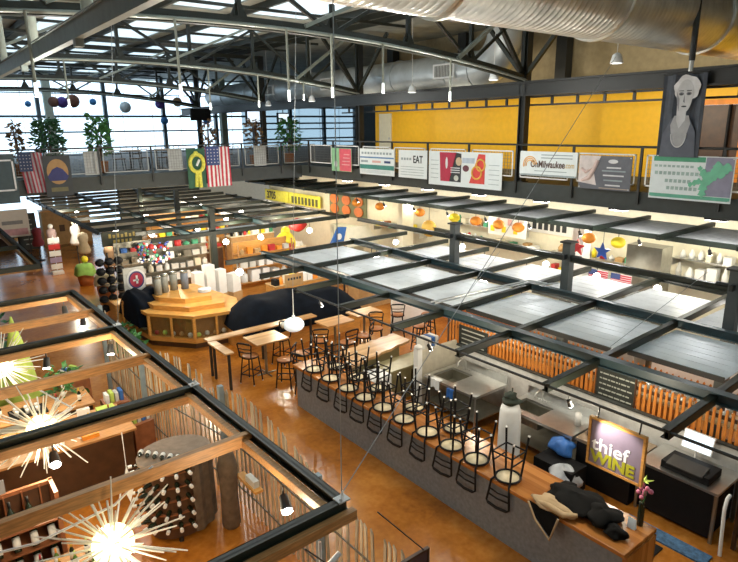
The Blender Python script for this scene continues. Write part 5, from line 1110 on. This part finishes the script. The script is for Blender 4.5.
packs(9.95,20.95,2.3,0.83,5,5,'white_box','on the lower wooden shelf',[PAPER,WHITE],0.3,0.5,0.4); packs(9.95,20.95,2.3,1.43,6,6,'white_box','on the middle wooden shelf',[PAPER,OFFW],0.25,0.35,0.35); packs(9.95,20.95,2.3,1.98,7,7,'packet','on the upper wooden shelf',[CARD,ORNG,OFFW,RED],0.15,0.3)
for i,(x,y,h,w_) in enumerate(((7.95,20.3,1.75,0.42),(8.4,20.35,1.95,0.40),(8.85,20.4,1.7,0.4),(9.35,20.3,1.5,0.45))):
    t = T('paper_bag_stack','tall stack of white boxes behind the orange display, %s' % LR[i],'boxes',(x,y,0),0.1*i,'white stacks behind the display')
    MB().box(-w_/2,w_/2,-0.2,0.2,0,0.8).build('crate', CARD, t); MB().box(-w_/2+0.03,w_/2-0.03,-0.17,0.17,0.8,h).build('white_stack', WHITE, t)
t = T('dangling_trinkets','blue, red and white cluster of hanging souvenirs above the package shelving','souvenirs',(7.1,22.3,1.75)); q = [MB() for _ in range(4)]; rnd = random.Random(9)
for k in range(70): q[rnd.choice((0,0,0,1,2,2,3))].sphere((rnd.uniform(-0.62,0.62),rnd.uniform(-0.1,0.1),rnd.uniform(0.1,0.95)),rnd.uniform(0.035,0.075),6)
for qq,nm,mt_ in zip(q,('blue_trinkets','red_trinkets','white_trinkets','green_trinkets'),(mat('trinket blue',(0.04,0.07,0.25),0.5),RED,WHITE,GREEN)): qq.build(nm, mt_, t, ).__setitem__('kind','stuff')
MB().box(-0.65,0.65,-0.02,0.02,0.95,1.0).build('hanging_bar', BLACK, t); MB().tube([(0,0,1.0),(0,0,1.25)],0.02,6).build('hanger', BLACK, t)
# hat rack and round sign
t = T('cap_rack','black rack of dark caps at the aisle side of the stall','rack',(5.45,22.3,0)); MB().tube([(0,0,0),(0,0,2.5)],0.03,8).build('pole', BLACK, t); MB().lathe([(0.3,0),(0.3,0.03)],(0,0,0),16).build('base', BLACK, t)
for k in range(3): MB().box(-0.4,0.4,-0.02,0.02,0.7+0.62*k,0.72+0.62*k).build('arm', BLACK, t)
hc = None
for r_ in range(6):
    for k in range(3):
        x, z = 5.45-0.32+0.32*k, 0.42+0.34*r_; lab = 'dark cap on the cap rack, row %s from the floor, %s' % (['one','two','three','four','five','six'][r_],['left','middle','right'][k])
        if hc is None:
            hc = T('cap',lab,'cap',(x,22.15,z),0,'caps on the cap rack'); MB().sphere((0,0,0.08),0.165,12,(1,0.8,0.9)).build('crown', BLK, hc); MB().lathe([(0.13,0.03),(0.15,0.035),(0.15,0.04)],(0,-0.1,0),10).build('brim', BLK, hc)
        else: copy_tree(hc,(x,22.15,z),(0,0,random.uniform(-.4,.4)),lab)
t = T('stall_sign_board','pale upright board with a round red, white and blue sign','sign',(6.0,21.0,0)); MB().box(-0.42,0.30,0.02,0.08,0,2.1).build('board', OFFW, t)
MB().py(0.015,ell(0.0,1.66,0.34,0.38,28),0.02).build('white_disc', WHITE, t); MB().py(-0.006,ell(0.0,1.66,0.27,0.31,28),0.006).build('blue_ring', mat('sign navy',(0.05,0.06,0.20),0.5), t); MB().py(-0.013,ell(0.0,1.66,0.22,0.26,28),0.006).build('red_disc', mat('sign red',(0.45,0.04,0.08),0.5), t)
q = MB(); q.py(-0.02,rect(-0.12,0.08,1.62,1.68),0.004); q.py(-0.02,rect(-0.02,0.05,1.52,1.82),0.004); q.build('white_mark', WHITE, t); MB().py(0.015,[(-0.3,0.75),(0.0,0.85),(0.05,1.15),(-0.1,1.3),(-0.32,1.2)],0.01).build('blue_splash', BLUP, t)
t = T('stall_name_board','dark green name board with gold lettering marks over the stall','sign',(6.4,23.6,2.48)); MB().box(-0.75,0.75,0,0.06,0,0.55).build('board', mat('dark green board',(0.025,0.03,0.015),0.6), t)
for k in range(7): MB().py(-0.004,rect(-0.5+0.15*k,-0.41+0.15*k,0.30,0.42 if k%2 else 0.46),0.006).build('gold_mark', mat('dull gold',(0.30,0.22,0.04),0.5), t)
for k in range(5): MB().py(-0.004,rect(-0.35+0.15*k,-0.26+0.15*k,0.10,0.22),0.006).build('gold_mark', MATS['dull gold'], t)
for x in (-0.6,0.6): MB().tube([(x,0.03,0.55),(x,0.03,0.62)],0.015,6).build('hanger', BLACK, t)
# aisle-side clothing and cloth-covered barrels
def barrel(lab, x, y, cm, seed, h=0.95):
    t = T('draped_barrel', lab, 'barrel', (x,y,0)); MB().lathe([(0.28,0),(0.34,0.3),(0.34,0.6),(0.30,0.85)],(0,0,0),16).build('barrel', TERRA, t)
    q = MB(); prof = [(0.02,h+0.05),(0.33,h),(0.40,h-0.15),(0.44,h-0.45)]; n_=28; vs=[];fs=[]
    for r_,z in prof:
        for k in range(n_): a=2*PI*k/n_; rr=r_*(1+0.10*math.sin(5*a+seed)*(h-z)*2); vs.append((rr*math.cos(a),rr*math.sin(a),z+0.10*math.sin(3*a+seed)*(h-z)))
    for i in range(3):
        for k in range(n_): fs.append((i*n_+k,(i+1)*n_+k,(i+1)*n_+(k+1)%n_,i*n_+(k+1)%n_))
    fs.append(tuple(range(n_))); q.smooth=True; q.add(vs,fs); q.build('cloth', cm, t)
barrel('barrel draped with a bright green cloth beside the aisle',5.9,28.3,mat('bright green cloth',(0.30,0.55,0.12),0.8),1)
barrel('barrel draped with a cream cloth beside the aisle',6.0,25.4,mat('cream cloth',(0.68,0.58,0.36),0.8),2,1.05)
def dress(lab, x, y, cm, h=1.6, hat_=None):
    t = T('dress_form', lab, 'clothing display', (x,y,0)); MB().tube([(0,0,0),(0,0,h-0.5)],0.025,6).build('pole', BLACK, t); MB().lathe([(0.22,0),(0.22,0.03)],(0,0,0),14).build('base', BLACK, t)
    MB().lathe([(0.26,h-1.0),(0.30,h-0.85),(0.18,h-0.5),(0.24,h-0.25),(0.20,h-0.08),(0.07,h)],(0,0,0),14).build('garment', cm, t)
    if hat_: MB().sphere((0,0,h+0.1),0.13,10).build('top_piece', hat_, t)
dress('pink and white garment display at the far side of the aisle',5.6,33.2,mat('pale pink fabric',(0.60,0.45,0.45),0.8),2.0,WHITE)
dress('beige garment display on the aisle beside the green barrel',6.4,30.2,mat('beige fabric',(0.55,0.45,0.30),0.8),2.1)
dress('tall brown garment display behind the cream barrel',6.7,27.0,mat('brown fabric',(0.33,0.21,0.12),0.8),1.9)
dress('white garment display behind the green barrel',6.5,32.2,WHITE,2.2,CREAM)
dress('dark red garment display far along the aisle',5.3,35.5,mat('dark red fabric',(0.28,0.05,0.08),0.8),1.8)
dress('dark garment display left of the package shelving',7.2,28.6,BLK,2.0)
MB().sphere((5.95,28.3,1.18),0.16,10).build('yellow_ball', YEL, label='yellow round item on top of the green draped barrel', cat='ball')
t = T('rack_of_cards','tall white wire rack with colourful cards near the aisle','rack',(5.35,31.5,0)); MB().box(-0.25,0.25,-0.2,0.2,0,0.15).build('base', WHITE, t)
for k in range(5): MB().box(-0.25,0.25,-0.04,0.02,0.25+0.32*k,0.5+0.32*k).build('card_row', [PAPER,mat('lilac',(0.4,0.32,0.5),0.6),PAPER,RED,PAPER][k], t)
MB().tube([(0,0.05,0.1),(0,0.05,1.9)],0.02,6).build('pole', WHITE, t)
# far end of the aisle
t = T('a_frame_board','black A-frame chalkboard standing at the far end of the aisle','sign board',(5.45,39.6,0))
MB().add([(-0.5,-0.35,0),(0.5,-0.35,0),(0.5,0,2.1),(-0.5,0,2.1),(-0.5,-0.3,0),(0.5,-0.3,0),(0.5,0.05,2.1),(-0.5,0.05,2.1)],[(0,1,2,3),(4,7,6,5),(0,4,5,1),(2,6,7,3),(1,5,6,2),(0,3,7,4)]).build('front_board', CHALK, t)
MB().add([(-0.5,0.45,0),(0.5,0.45,0),(0.5,0.06,2.1),(-0.5,0.06,2.1),(-0.5,0.5,0),(0.5,0.5,0),(0.5,0.11,2.1),(-0.5,0.11,2.1)],[(0,1,2,3),(4,7,6,5),(0,4,5,1),(2,6,7,3),(1,5,6,2),(0,3,7,4)]).build('rear_board', BLACK, t)
q = MB(); rnd=random.Random(2)
for k in range(6): q.box(-0.3+rnd.uniform(0,0.1),0.2+rnd.uniform(0,0.1),-0.33+0.045*k-0.012+0.02,-0.33+0.045*k+0.02,0.3+0.28*k,0.36+0.28*k)
q.build('chalk_marks', CHTXT, t)
t = T('white_display_sign','wide white lit display sign at the far left end of the aisle','sign',(4.4,37.5,0)); MB().box(-0.9,0.9,0,0.1,1.1,2.6).build('panel', PAPER, t); MB().box(-0.95,0.95,0.02,0.12,1.05,1.1).build('lower_frame', BLACK, t); MB().py(-0.002,rect(-0.8,0.8,1.2,1.55),0.004).build('pink_band', mat('pink band',(0.72,0.45,0.55),0.6), t); MB().py(-0.002,rect(-0.4,0.6,1.8,2.0),0.004).build('dark_band', mat('grey band',(0.30,0.33,0.38),0.6), t)
for x in (-0.8,0.8): MB().box(x-0.03,x+0.03,0.02,0.1,0,1.05).build('leg', BLACK, t)
t = T('far_stall_counter','pale wooden stall counter at the far end of the aisle','counter',(7.6,40.2,0)); MB().box(-1.3,1.4,-0.4,0.4,0,2.05).build('body', CARD, t); MB().box(-1.35,1.45,-0.45,0.45,2.05,2.12).build('top', OAK, t)
for k in range(4): MB().box(-1.0+0.6*k,-0.7+0.6*k,-0.42,-0.4,0.8,1.2).build('dark_panel', DBROWN, t)
t = T('far_stall_screen','pale blue and white panels on the far stall counter','panel',(7.6,40.4,2.12)); 
for k in range(3): MB().box(-1.1+0.75*k,-0.45+0.75*k,0,0.08,0,1.3).build('panel', [PAPER,mat('pale blue panel',(0.35,0.55,0.75),0.5),PAPER][k], t)
t = T('far_stall_counter','dark stall counter behind the white display sign','counter',(4.0,41.5,0)); MB().box(-1.8,0.9,-0.4,0.4,0,1.4).build('body', DBROWN, t); MB().box(-1.85,0.95,-0.45,0.45,1.4,1.46).build('top', CARD, t)

# ================================================================== FOOD HALL STALLS (right, behind the trellis)
def wallsign(lab, y0,y1,z0,z1,mt_,x=17.9,nm='wall_sign'):
    t = T(nm, lab, 'sign', (x,(y0+y1)/2,z0)); MB().box(0,0.05,-(y1-y0)/2,(y1-y0)/2,0,z1-z0).build('panel', mt_, t); return t
t = wallsign('bright yellow stall sign with black digits at the far right stalls',30.2,33.0,2.5,3.15,mat('bright sign yellow',(0.90,0.85,0.08),0.5),17.7)
text('digits','3705',0.6,(-0.01,1.15,0.12),'-x',INK,t,bold=0.02,sx=0.9)
t = wallsign('long yellow patterned stall sign right of the digits sign',26.9,30.1,2.5,3.15,MATS['bright sign yellow'],17.7)
for k in range(8): MB().box(-0.012,0,-1.4+0.36*k,-1.18+0.36*k,0.06,0.46).build('dark_figure', mat('sign olive',(0.12,0.13,0.04),0.6), t)
t = T('pan_display','row of round orange pans hanging on the food hall wall','pans',(17.94,24.8,2.3)); MB().box(0,0.05,-1.7,1.5,0,1.2).build('backboard', mat('dull green board',(0.18,0.20,0.10),0.6), t)
for k in range(6):
    q = MB(); q.px(-0.01, ell(-1.1+1.05*(k//2),0.32+0.52*(k%2),0.36,0.25,20),0.05); q.build('round_pan', mat('pan orange',(0.72,0.20,0.04),0.4), t)
# cream partitions and tall cabinets
for i,(y,w_,lb,mt_) in enumerate(((18.2,0.25,'cream pillar between the food stalls',CREAM),(22.4,1.8,'pale panelled booth front below the round pans',mat('pale sage panel',(0.62,0.64,0.50),0.5)),(7.95,1.0,'dark stainless cold cabinet left of the bright white wall',STEELD))):
    t = T(['pillar','booth_panel','cold_cabinet'][i], lb, ['pillar','panel','cabinet'][i], (16.2,y,0)); MB().box(-0.3,0.3,-w_/2,w_/2,0,[3.9,2.3,3.5][i]).build('body', mt_, t)
    if i == 1:
        for k in range(6): MB().box(-0.32,-0.3,-w_/2+0.05+0.3*k,-w_/2+0.07+0.3*k,0.2,2.2).build('groove', FRIDGE, t)
    if i == 2: MB().box(-0.33,-0.3,-0.4,0.4,0.3,2.2).build('door_panel', FRIDGE, t); MB().tube([(-0.35,-0.3,1.0),(-0.35,-0.3,1.8)],0.02,6).build('handle', STEEL, t)
def counter2(lab, x,y0,y1,h,mt_,tm): 
    t = T('food_counter', lab, 'counter', (x,(y0+y1)/2,0)); L=(y1-y0)/2; MB().box(-0.35,0.35,-L,L,0,h).build('body', mt_, t); MB().box(-0.4,0.4,-L-0.03,L+0.03,h,h+0.04).build('top', tm, t)
    q = MB(); q.box(-0.40,-0.385,-L,L,h+0.04,h+0.4); q.box(-0.40,0.1,-L,L,h+0.4,h+0.415); q.build('glass_guard', GLASS, t); return t
counter2('white food counter at the right end of the food hall',15.2,3.6,6.9,1.15,WHITE,STEEL); counter2('steel food counter beyond the white one',15.2,7.4,10.9,1.2,FRIDGE,STEEL); counter2('red-fronted food counter in the middle of the food hall',15.2,11.6,15.2,1.2,mat('rust front',(0.40,0.13,0.06),0.5),CARD); counter2('cream food counter toward the far stalls',15.2,16.0,20.0,1.2,CREAM,STEEL)
FOOD = [RED,ORNG,YEL,CREAM,CARD,WHITE,GREEN,BLK,TERRA]
def ypacks(x, y0, y1, z, n_, seed, what, where, mts=FOOD, hmin=0.12, hmax=0.32, dep=0.25):
    rnd = random.Random(seed); st_ = (y1-y0)/n_
    for k in range(n_):
        h = rnd.uniform(hmin,hmax); bw = st_*rnd.uniform(0.5,0.9); m_ = mts[rnd.randrange(len(mts))]; q = MB(); cy2 = y0+st_*(k+0.5)
        if rnd.random() < 0.5: q.box(x,x+dep,cy2-bw/2,cy2+bw/2,z,z+h)
        else: q.lathe([(bw*0.4,0),(bw*0.45,h*0.5),(bw*0.25,h*0.8),(bw*0.15,h)],(x+dep/2,cy2,z),10)
        q.build(what, m_, label='%s %s, %s' % (what.replace('_',' '), where, ORD[k]), cat='goods', group='goods '+where)
ypacks(15.0,3.7,6.8,1.19,8,11,'dish','on the white food counter',[WHITE,STEEL,CREAM,CARD]); ypacks(15.0,7.5,10.8,1.24,10,12,'packet','on the steel food counter'); ypacks(15.0,11.7,15.1,1.24,12,13,'packet','on the red-fronted food counter'); ypacks(15.0,16.1,19.9,1.24,12,14,'packet','on the cream food counter')
def wshelf(lab, y0,y1,z,x=17.5): 
    t = T('wall_shelf', lab, 'shelf', (x,(y0+y1)/2,z)); MB().box(0,0.5,-(y1-y0)/2,(y1-y0)/2,0,0.03).build('board', STEEL, t)
    for s_ in (-1,1): MB().box(0.02,0.5,s_*(y1-y0)/2-0.02,s_*(y1-y0)/2+0.02,-0.2,0).build('bracket', STEEL, t)
wshelf('steel wall shelf on the bright wall at right',5.9,8.0,2.3); ypacks(17.55,6.0,7.9,2.33,6,15,'white_tub','on the steel wall shelf at right',[WHITE,PAPER,OFFW],0.3,0.55)
wshelf('wall shelf behind the middle food counter',9.0,12.0,2.5); ypacks(17.55,9.1,11.9,2.53,9,16,'packet','on the wall shelf behind the middle counter')
wshelf('wall shelf behind the red-fronted counter',12.6,16.6,2.3); ypacks(17.55,12.7,16.5,2.33,12,17,'packet','on the wall shelf behind the red-fronted counter')
wshelf('wall shelf near the cream pillar',18.8,22.0,2.2); ypacks(17.55,18.9,21.9,2.23,10,18,'jar','on the wall shelf near the cream pillar')
wshelf('upper steel wall shelf on the bright wall at right',6.2,7.9,2.95); ypacks(17.55,6.3,7.8,2.98,6,25,'tub','on the upper steel wall shelf at right',[WHITE,PAPER,STEEL,CREAM],0.15,0.3)
wshelf('upper wall shelf behind the red-fronted counter',13.4,16.8,2.95); ypacks(17.55,13.5,16.7,2.98,11,26,'packet','on the upper wall shelf behind the red-fronted counter')
wshelf('low wall shelf behind the middle food counter',8.8,12.2,1.7); ypacks(17.55,8.9,12.1,1.73,11,27,'packet','on the low wall shelf behind the middle counter')
t = T('menu_board','brown menu board on the food hall wall left of the word board','sign',(17.94,15.2,3.35)); MB().box(0,0.05,-0.9,0.9,0,0.5).build('board', CARD, t)
for k in range(5): MB().box(-0.01,0,0.7-0.3*k-0.2,0.7-0.3*k,0.1,0.4).build('menu_picture', [RED,CREAM,ORNG,WHITE,YEL][k], t)
t = T('price_board','pale pink and white price board above the red-fronted counter','sign',(16.9,13.6,2.9)); MB().box(0,0.04,-0.9,0.8,0,0.75).build('board', PAPER, t)
for k in range(6): MB().box(-0.008,0,-0.8+0.26*k,-0.62+0.26*k,0.12 if k%2 else 0.4,0.34 if k%2 else 0.62).build('price_patch', [mat('pale pink patch',(0.72,0.42,0.42),0.6),YEL][k%2], t)
for x in (-0.8,0.7): MB().tube([(0.02,x,0.75),(0.02,x,1.09)],0.01,6).build('hanger', BLACK, t)
for i,(y,h,m_,lb) in enumerate(((5.6,1.95,STEEL,'tall steel fridge beside the bright white wall'),(9.4,2.1,FRIDGE,'grey upright drinks fridge behind the steel counter'),(12.3,1.9,CREAM,'cream upright fridge behind the red-fronted counter'),(17.2,2.0,STEEL,'steel upright oven behind the cream counter'))):
    t = T('upright_fridge',lb,'fridge',(17.1,y,0)); bev(MB().box(-0.35,0.35,-0.4,0.4,0,h).build('body', m_, t)); MB().box(-0.37,-0.35,-0.36,0.36,0.2,h-0.1).build('door', m_, t); MB().tube([(-0.4,0.28,0.9),(-0.4,0.28,1.5)],0.015,6).build('handle', BLACK, t)
# hanging ornaments along the canopy front
for i,(y,c_,nm) in enumerate(((16.4,ORNG,'orange'),(13.6,ORNG,'orange'),(12.6,ORNG,'orange'),(11.8,ORNG,'orange'),(9.3,ORNG,'orange'),(8.4,YEL,'yellow'),(18.8,ORNG,'orange'),(20.4,ORNG,'orange'),(14.6,YEL,'yellow'))):
    t = T('hanging_pumpkin','%s pumpkin-shaped ornament hanging under the food hall canopy at %s' % (nm,['the cream pillar','the middle left','the middle','the middle right','the blue star','the cold cabinet','the far side','the farthest end','the left of the word board'][i]),'ornament',(15.3,y,3.45),0,'hanging pumpkin ornaments')
    MB().sphere((0,0,0.17),0.2,14,(1,1,0.8)).build('pumpkin', c_, t); MB().tube([(0,0,0.3),(0,0,0.5)],0.01,5).build('cord', BLACK, t)
def star(lab, y, mt_):
    t = T('hanging_star', lab, 'ornament', (15.5,y,3.0)); MB().px(0,[((0.26 if k%2==0 else 0.11)*math.sin(2*PI*k/10), 0.26+(0.26 if k%2==0 else 0.11)*math.cos(2*PI*k/10)) for k in range(10)],0.05).build('star', mt_, t); MB().tube([(0,0,0.5),(0,0,0.97)],0.008,5).build('cord', BLACK, t)
star('red star hanging beside the white column in the food hall',9.75,RED); star('blue star hanging right of the red star',8.95,mat('star blue',(0.03,0.10,0.45),0.5))
for i,y in enumerate((9.0,8.3)):
    t = T('bunting_flag','striped red and white bunting below the stars, %s' % ['left','right'][i],'bunting',(15.45,y,2.35),0,'striped bunting'); q = MB()
    for k in range(6): q.box(-0.01,0.01,-0.3,0.3,0.06*k,0.06*k+0.035) 
    q.build('red_stripes', FRED, t); MB().box(0.012,0.02,-0.3,0.3,0,0.36).build('white_field', FWHITE, t); MB().box(-0.015,-0.01,0.02,0.3,0.2,0.36).build('blue_canton', FBLUE, t)
t = T('word_board','white board with dark lettering marks on the food hall wall','sign',(17.94,12.4,3.0)); MB().box(0,0.05,-1.1,1.1,0,0.5).build('board', PAPER, t)
for k in range(6): MB().box(-0.01,0,0.8-0.25*k-0.17,0.8-0.25*k,0.12,0.36).build('letter_mark', INK, t)
t = T('round_basket','large round gold basket ornament beneath the canopy','ornament',(15.6,16.2,2.75)); MB().sphere((0,0,0.25),0.36,16,(0.6,1,0.9)).build('basket', mat('basket gold',(0.62,0.38,0.06),0.6), t); MB().tube([(0,0,0.5),(0,0,1.22)],0.01,5).build('cord', BLACK, t)
t = T('white_column','white square column behind the middle trellis post','column',(16.4,10.2,0)); MB().box(-0.2,0.2,-0.2,0.2,0,3.95).build('shaft', WHITE, t)
# middle-depth stalls seen over the first trellis
t = T('inflatable_figure','bulging bright yellow inflatable display among the middle stalls','inflatable',(12.5,21.7,0)); MB().box(-0.3,0.3,-0.3,0.3,0,1.6).build('plinth', DBROWN, t); q = MB(); q.blob((0,0,2.05),(0.42,0.42,0.5),41,0.08,20); q.sphere((0,0,2.55),0.2,12); q.build('yellow_body', YEL, t); MB().box(-0.1,0.14,-0.44,-0.42,1.8,2.1).build('red_badge', RED, t)
t = T('blue_drape','blue cloth with a white emblem draped over a stand','cloth',(14.5,20.9,0)); MB().box(-0.35,0.35,-0.2,0.2,0,1.7).build('stand', CARD, t)
MB().add([(-0.75,-0.3,1.45),(0.1,-0.3,1.45),(0.55,-0.1,2.55),(0.1,-0.1,2.6),(-0.75,-0.2,1.42),(0.1,-0.2,1.42),(0.55,0,2.52),(0.1,0,2.57)],[(0,1,2,3),(4,7,6,5),(0,4,5,1),(2,6,7,3),(1,5,6,2),(0,3,7,4)]).build('blue_cloth', mat('royal blue cloth',(0.04,0.14,0.42),0.8), t)
MB().py(-0.22,ell(0.05,2.2,0.13,0.14,14),0.02).build('white_emblem', WHITE, t)
t = T('white_canopy','cream cloth canopy right of the blue drape','canopy',(15.9,20.9,0)); MB().add([(-0.9,-0.4,1.7),(0.7,-0.4,1.7),(0.4,0,2.5),(-0.7,0,2.5),(-0.9,0.4,1.7),(0.7,0.4,1.7)],[(0,1,2,3),(4,3,2,5),(0,3,4),(1,5,2),(0,4,5,1)]).build('cloth', CREAM, t)
for x in (-0.8,0.6): MB().tube([(x,0,0),(x,0,1.7)],0.02,6).build('leg', BLACK, t)
t = T('stall_hood','brown board stall hood with dark lettering marks','board',(13.5,19.8,0)); MB().box(-0.75,0.75,0,0.05,1.75,2.15).build('board', CARD, t); MB().box(-0.7,-0.64,0.02,0.08,0,1.75).build('leg', BLACK, t); MB().box(0.64,0.7,0.02,0.08,0,1.75).build('leg', BLACK, t)
t = T('stall_board','small tan board with dark marks above the long navy cover','board',(9.9,16.75,1.62)); MB().box(-0.35,0.35,0,0.03,0,0.42).build('board', CARD, t)
for k in range(5): MB().box(-0.25+0.11*k,-0.18+0.11*k,-0.005,0,0.22,0.3).build('letter_mark', INK, t)
MB().blob((13.9,23.0,2.5),(0.4,0.3,0.3),51,0.15).build('red_bundle', RED, label='red bundle hanging above the middle stalls', cat='bundle')
for i,(x0,x1,y,h,tm,lb) in enumerate(((10.2,12.6,19.0,1.1,CARD,'stall counter of boxes behind the long navy cover'),(13.0,15.4,17.6,1.0,OAK,'wooden stall counter right of the long navy cover'),(12.4,15.0,24.5,1.2,CREAM,'pale stall counter in the middle stalls'),(8.6,11.6,26.5,1.3,CARD,'cardboard-coloured stall counter farther back'),(9.0,12.5,31.0,1.3,OAK,'wooden stall counter far back under the hall trellis'),(13.0,15.5,28.5,1.3,CREAM,'cream stall counter far back at right'))):
    t = T('stall_counter',lb,'counter',((x0+x1)/2,y,0)); w2=(x1-x0)/2; MB().box(-w2,w2,-0.35,0.35,0,h).build('body', [OAK,CARD,WHITE,DBROWN][i%4], t); MB().box(-w2-0.03,w2+0.03,-0.38,0.38,h,h+0.04).build('top', tm, t)
    packs(x0,y-0.3,x1-x0,h+0.04,10,60+i,'packet','on the '+lb,FOOD+[PAPER,PAPER],0.12,0.45,0.3)
shelving('shelving of mixed goods behind the middle stalls',9.2,29.0,4.0,0.5,(1.0,1.6,2.2),2.7,WOODB)
packs(9.25,29.05,3.9,1.03,10,71,'packet','on the lower mixed goods shelf',FOOD); packs(9.25,29.05,3.9,1.63,11,72,'packet','on the middle mixed goods shelf',FOOD); packs(9.25,29.05,3.9,2.23,11,73,'packet','on the top mixed goods shelf',FOOD)

# rack units on the bar trellis: white book rack near the bar
t = T('leaflet_rack','white leaflet rack standing beside the picket partition','rack',(10.5,10.9,0)); MB().box(-0.3,0.3,-0.2,0.2,0,1.0).build('body', KHAKI, t)
for k in range(4): MB().box(-0.26+0.13*k,-0.16+0.13*k,-0.18,0.15,1.0,1.32).build('leaflet_stack', [PAPER,PAPER,BLUE,PAPER][k], t)
t = T('chalkboard','small dark chalkboard on the partition near the leaflet rack','chalkboard',(10.70,9.0,1.3)); MB().box(0,0.02,0,0.95,0,0.55).build('board', CHALK, t)
for k in range(4): MB().box(-0.004,0,0.1,0.85,0.08+0.12*k,0.11+0.12*k).build('chalk_line', CHTXT, t)

# ================================================================== LIGHT OF THE ROOM LAMPS, PLUS ADDED UNSEEN LIGHTS
WARM = (1.0,0.80,0.55); NEU = (1.0,0.92,0.80)
for x,y in ((1.2,6.2),(1.1,9.6),(0.95,12.95)): light('starburst_light',(x,y,1.95),60,WARM,0.2)
for x,y,z,p in ((2.7,5.25,2.5,40),(1.0,8.0,2.5,40),(2.6,11.4,2.5,40),(2.6,14.4,2.5,40),(7.3,4.2,2.75,45),(7.3,7.4,2.75,45),(7.3,10.8,2.75,45),(9.9,5.0,2.6,50),(9.9,8.5,2.6,50),(8.5,13.8,2.6,60),(11.5,13.5,2.6,50),(7.0,17.5,2.7,70),(10,18.0,2.7,70),(7.4,21.2,2.7,80),(10.6,22.5,2.7,80),(6.6,26.5,2.7,80),(12.8,22.5,2.7,80),(6.0,31.0,2.7,90),(10.5,27.8,2.7,90),(14.0,26.5,2.7,90),(10.5,33,2.7,90)):
    light('hall_light',(x,y,z),p*(1.5 if y > 16 else 1.15),(1.0,0.88,0.68) if x > 5 else WARM,0.12)  # unseen point lights without lamps of their own, standing in for the bulbs
for y in (4.6,6.8,9.2,12.0,15.0,18.0,21.5,26,30): light('food_hall_light',(16.3,y,3.7),55,(1.0,0.93,0.74),0.15)
for y in (3.5,7.4,11.2): light('food_hall_front',(14.2,y,2.7),40,NEU,0.12)
# unseen spot lights added to brighten and even out the yellow wall
for y in (14.4,9.0,19.5,6.0): light('wall_fill_light',(14.7,y,7.2),170,(1.0,0.88,0.66),0.25,140,(18,y+0.3,6.6))
light('sign_spot_light',(6.75,3.9,2.95),45,(1,0.9,0.8),0.03,70,(7.1,3.66,2.6))
for k in range(7): light('mezzanine_edge_light',(14.35,5.6+2.35*k,4.62),75,(0.95,0.97,1.0),0.1)
for x,y,z in ((1.9,10.74,7.2),(4.2,10.74,7.2),(6.42,10.74,7.2),(8.86,10.74,7.4),(10.99,10.74,7.3),(4.0,18.34,7.3),(8.09,18.34,7.3),(11.55,18.34,7.6)): light('tube_lamp_light',(x,y,z),95,(0.98,0.96,0.88),0.06)
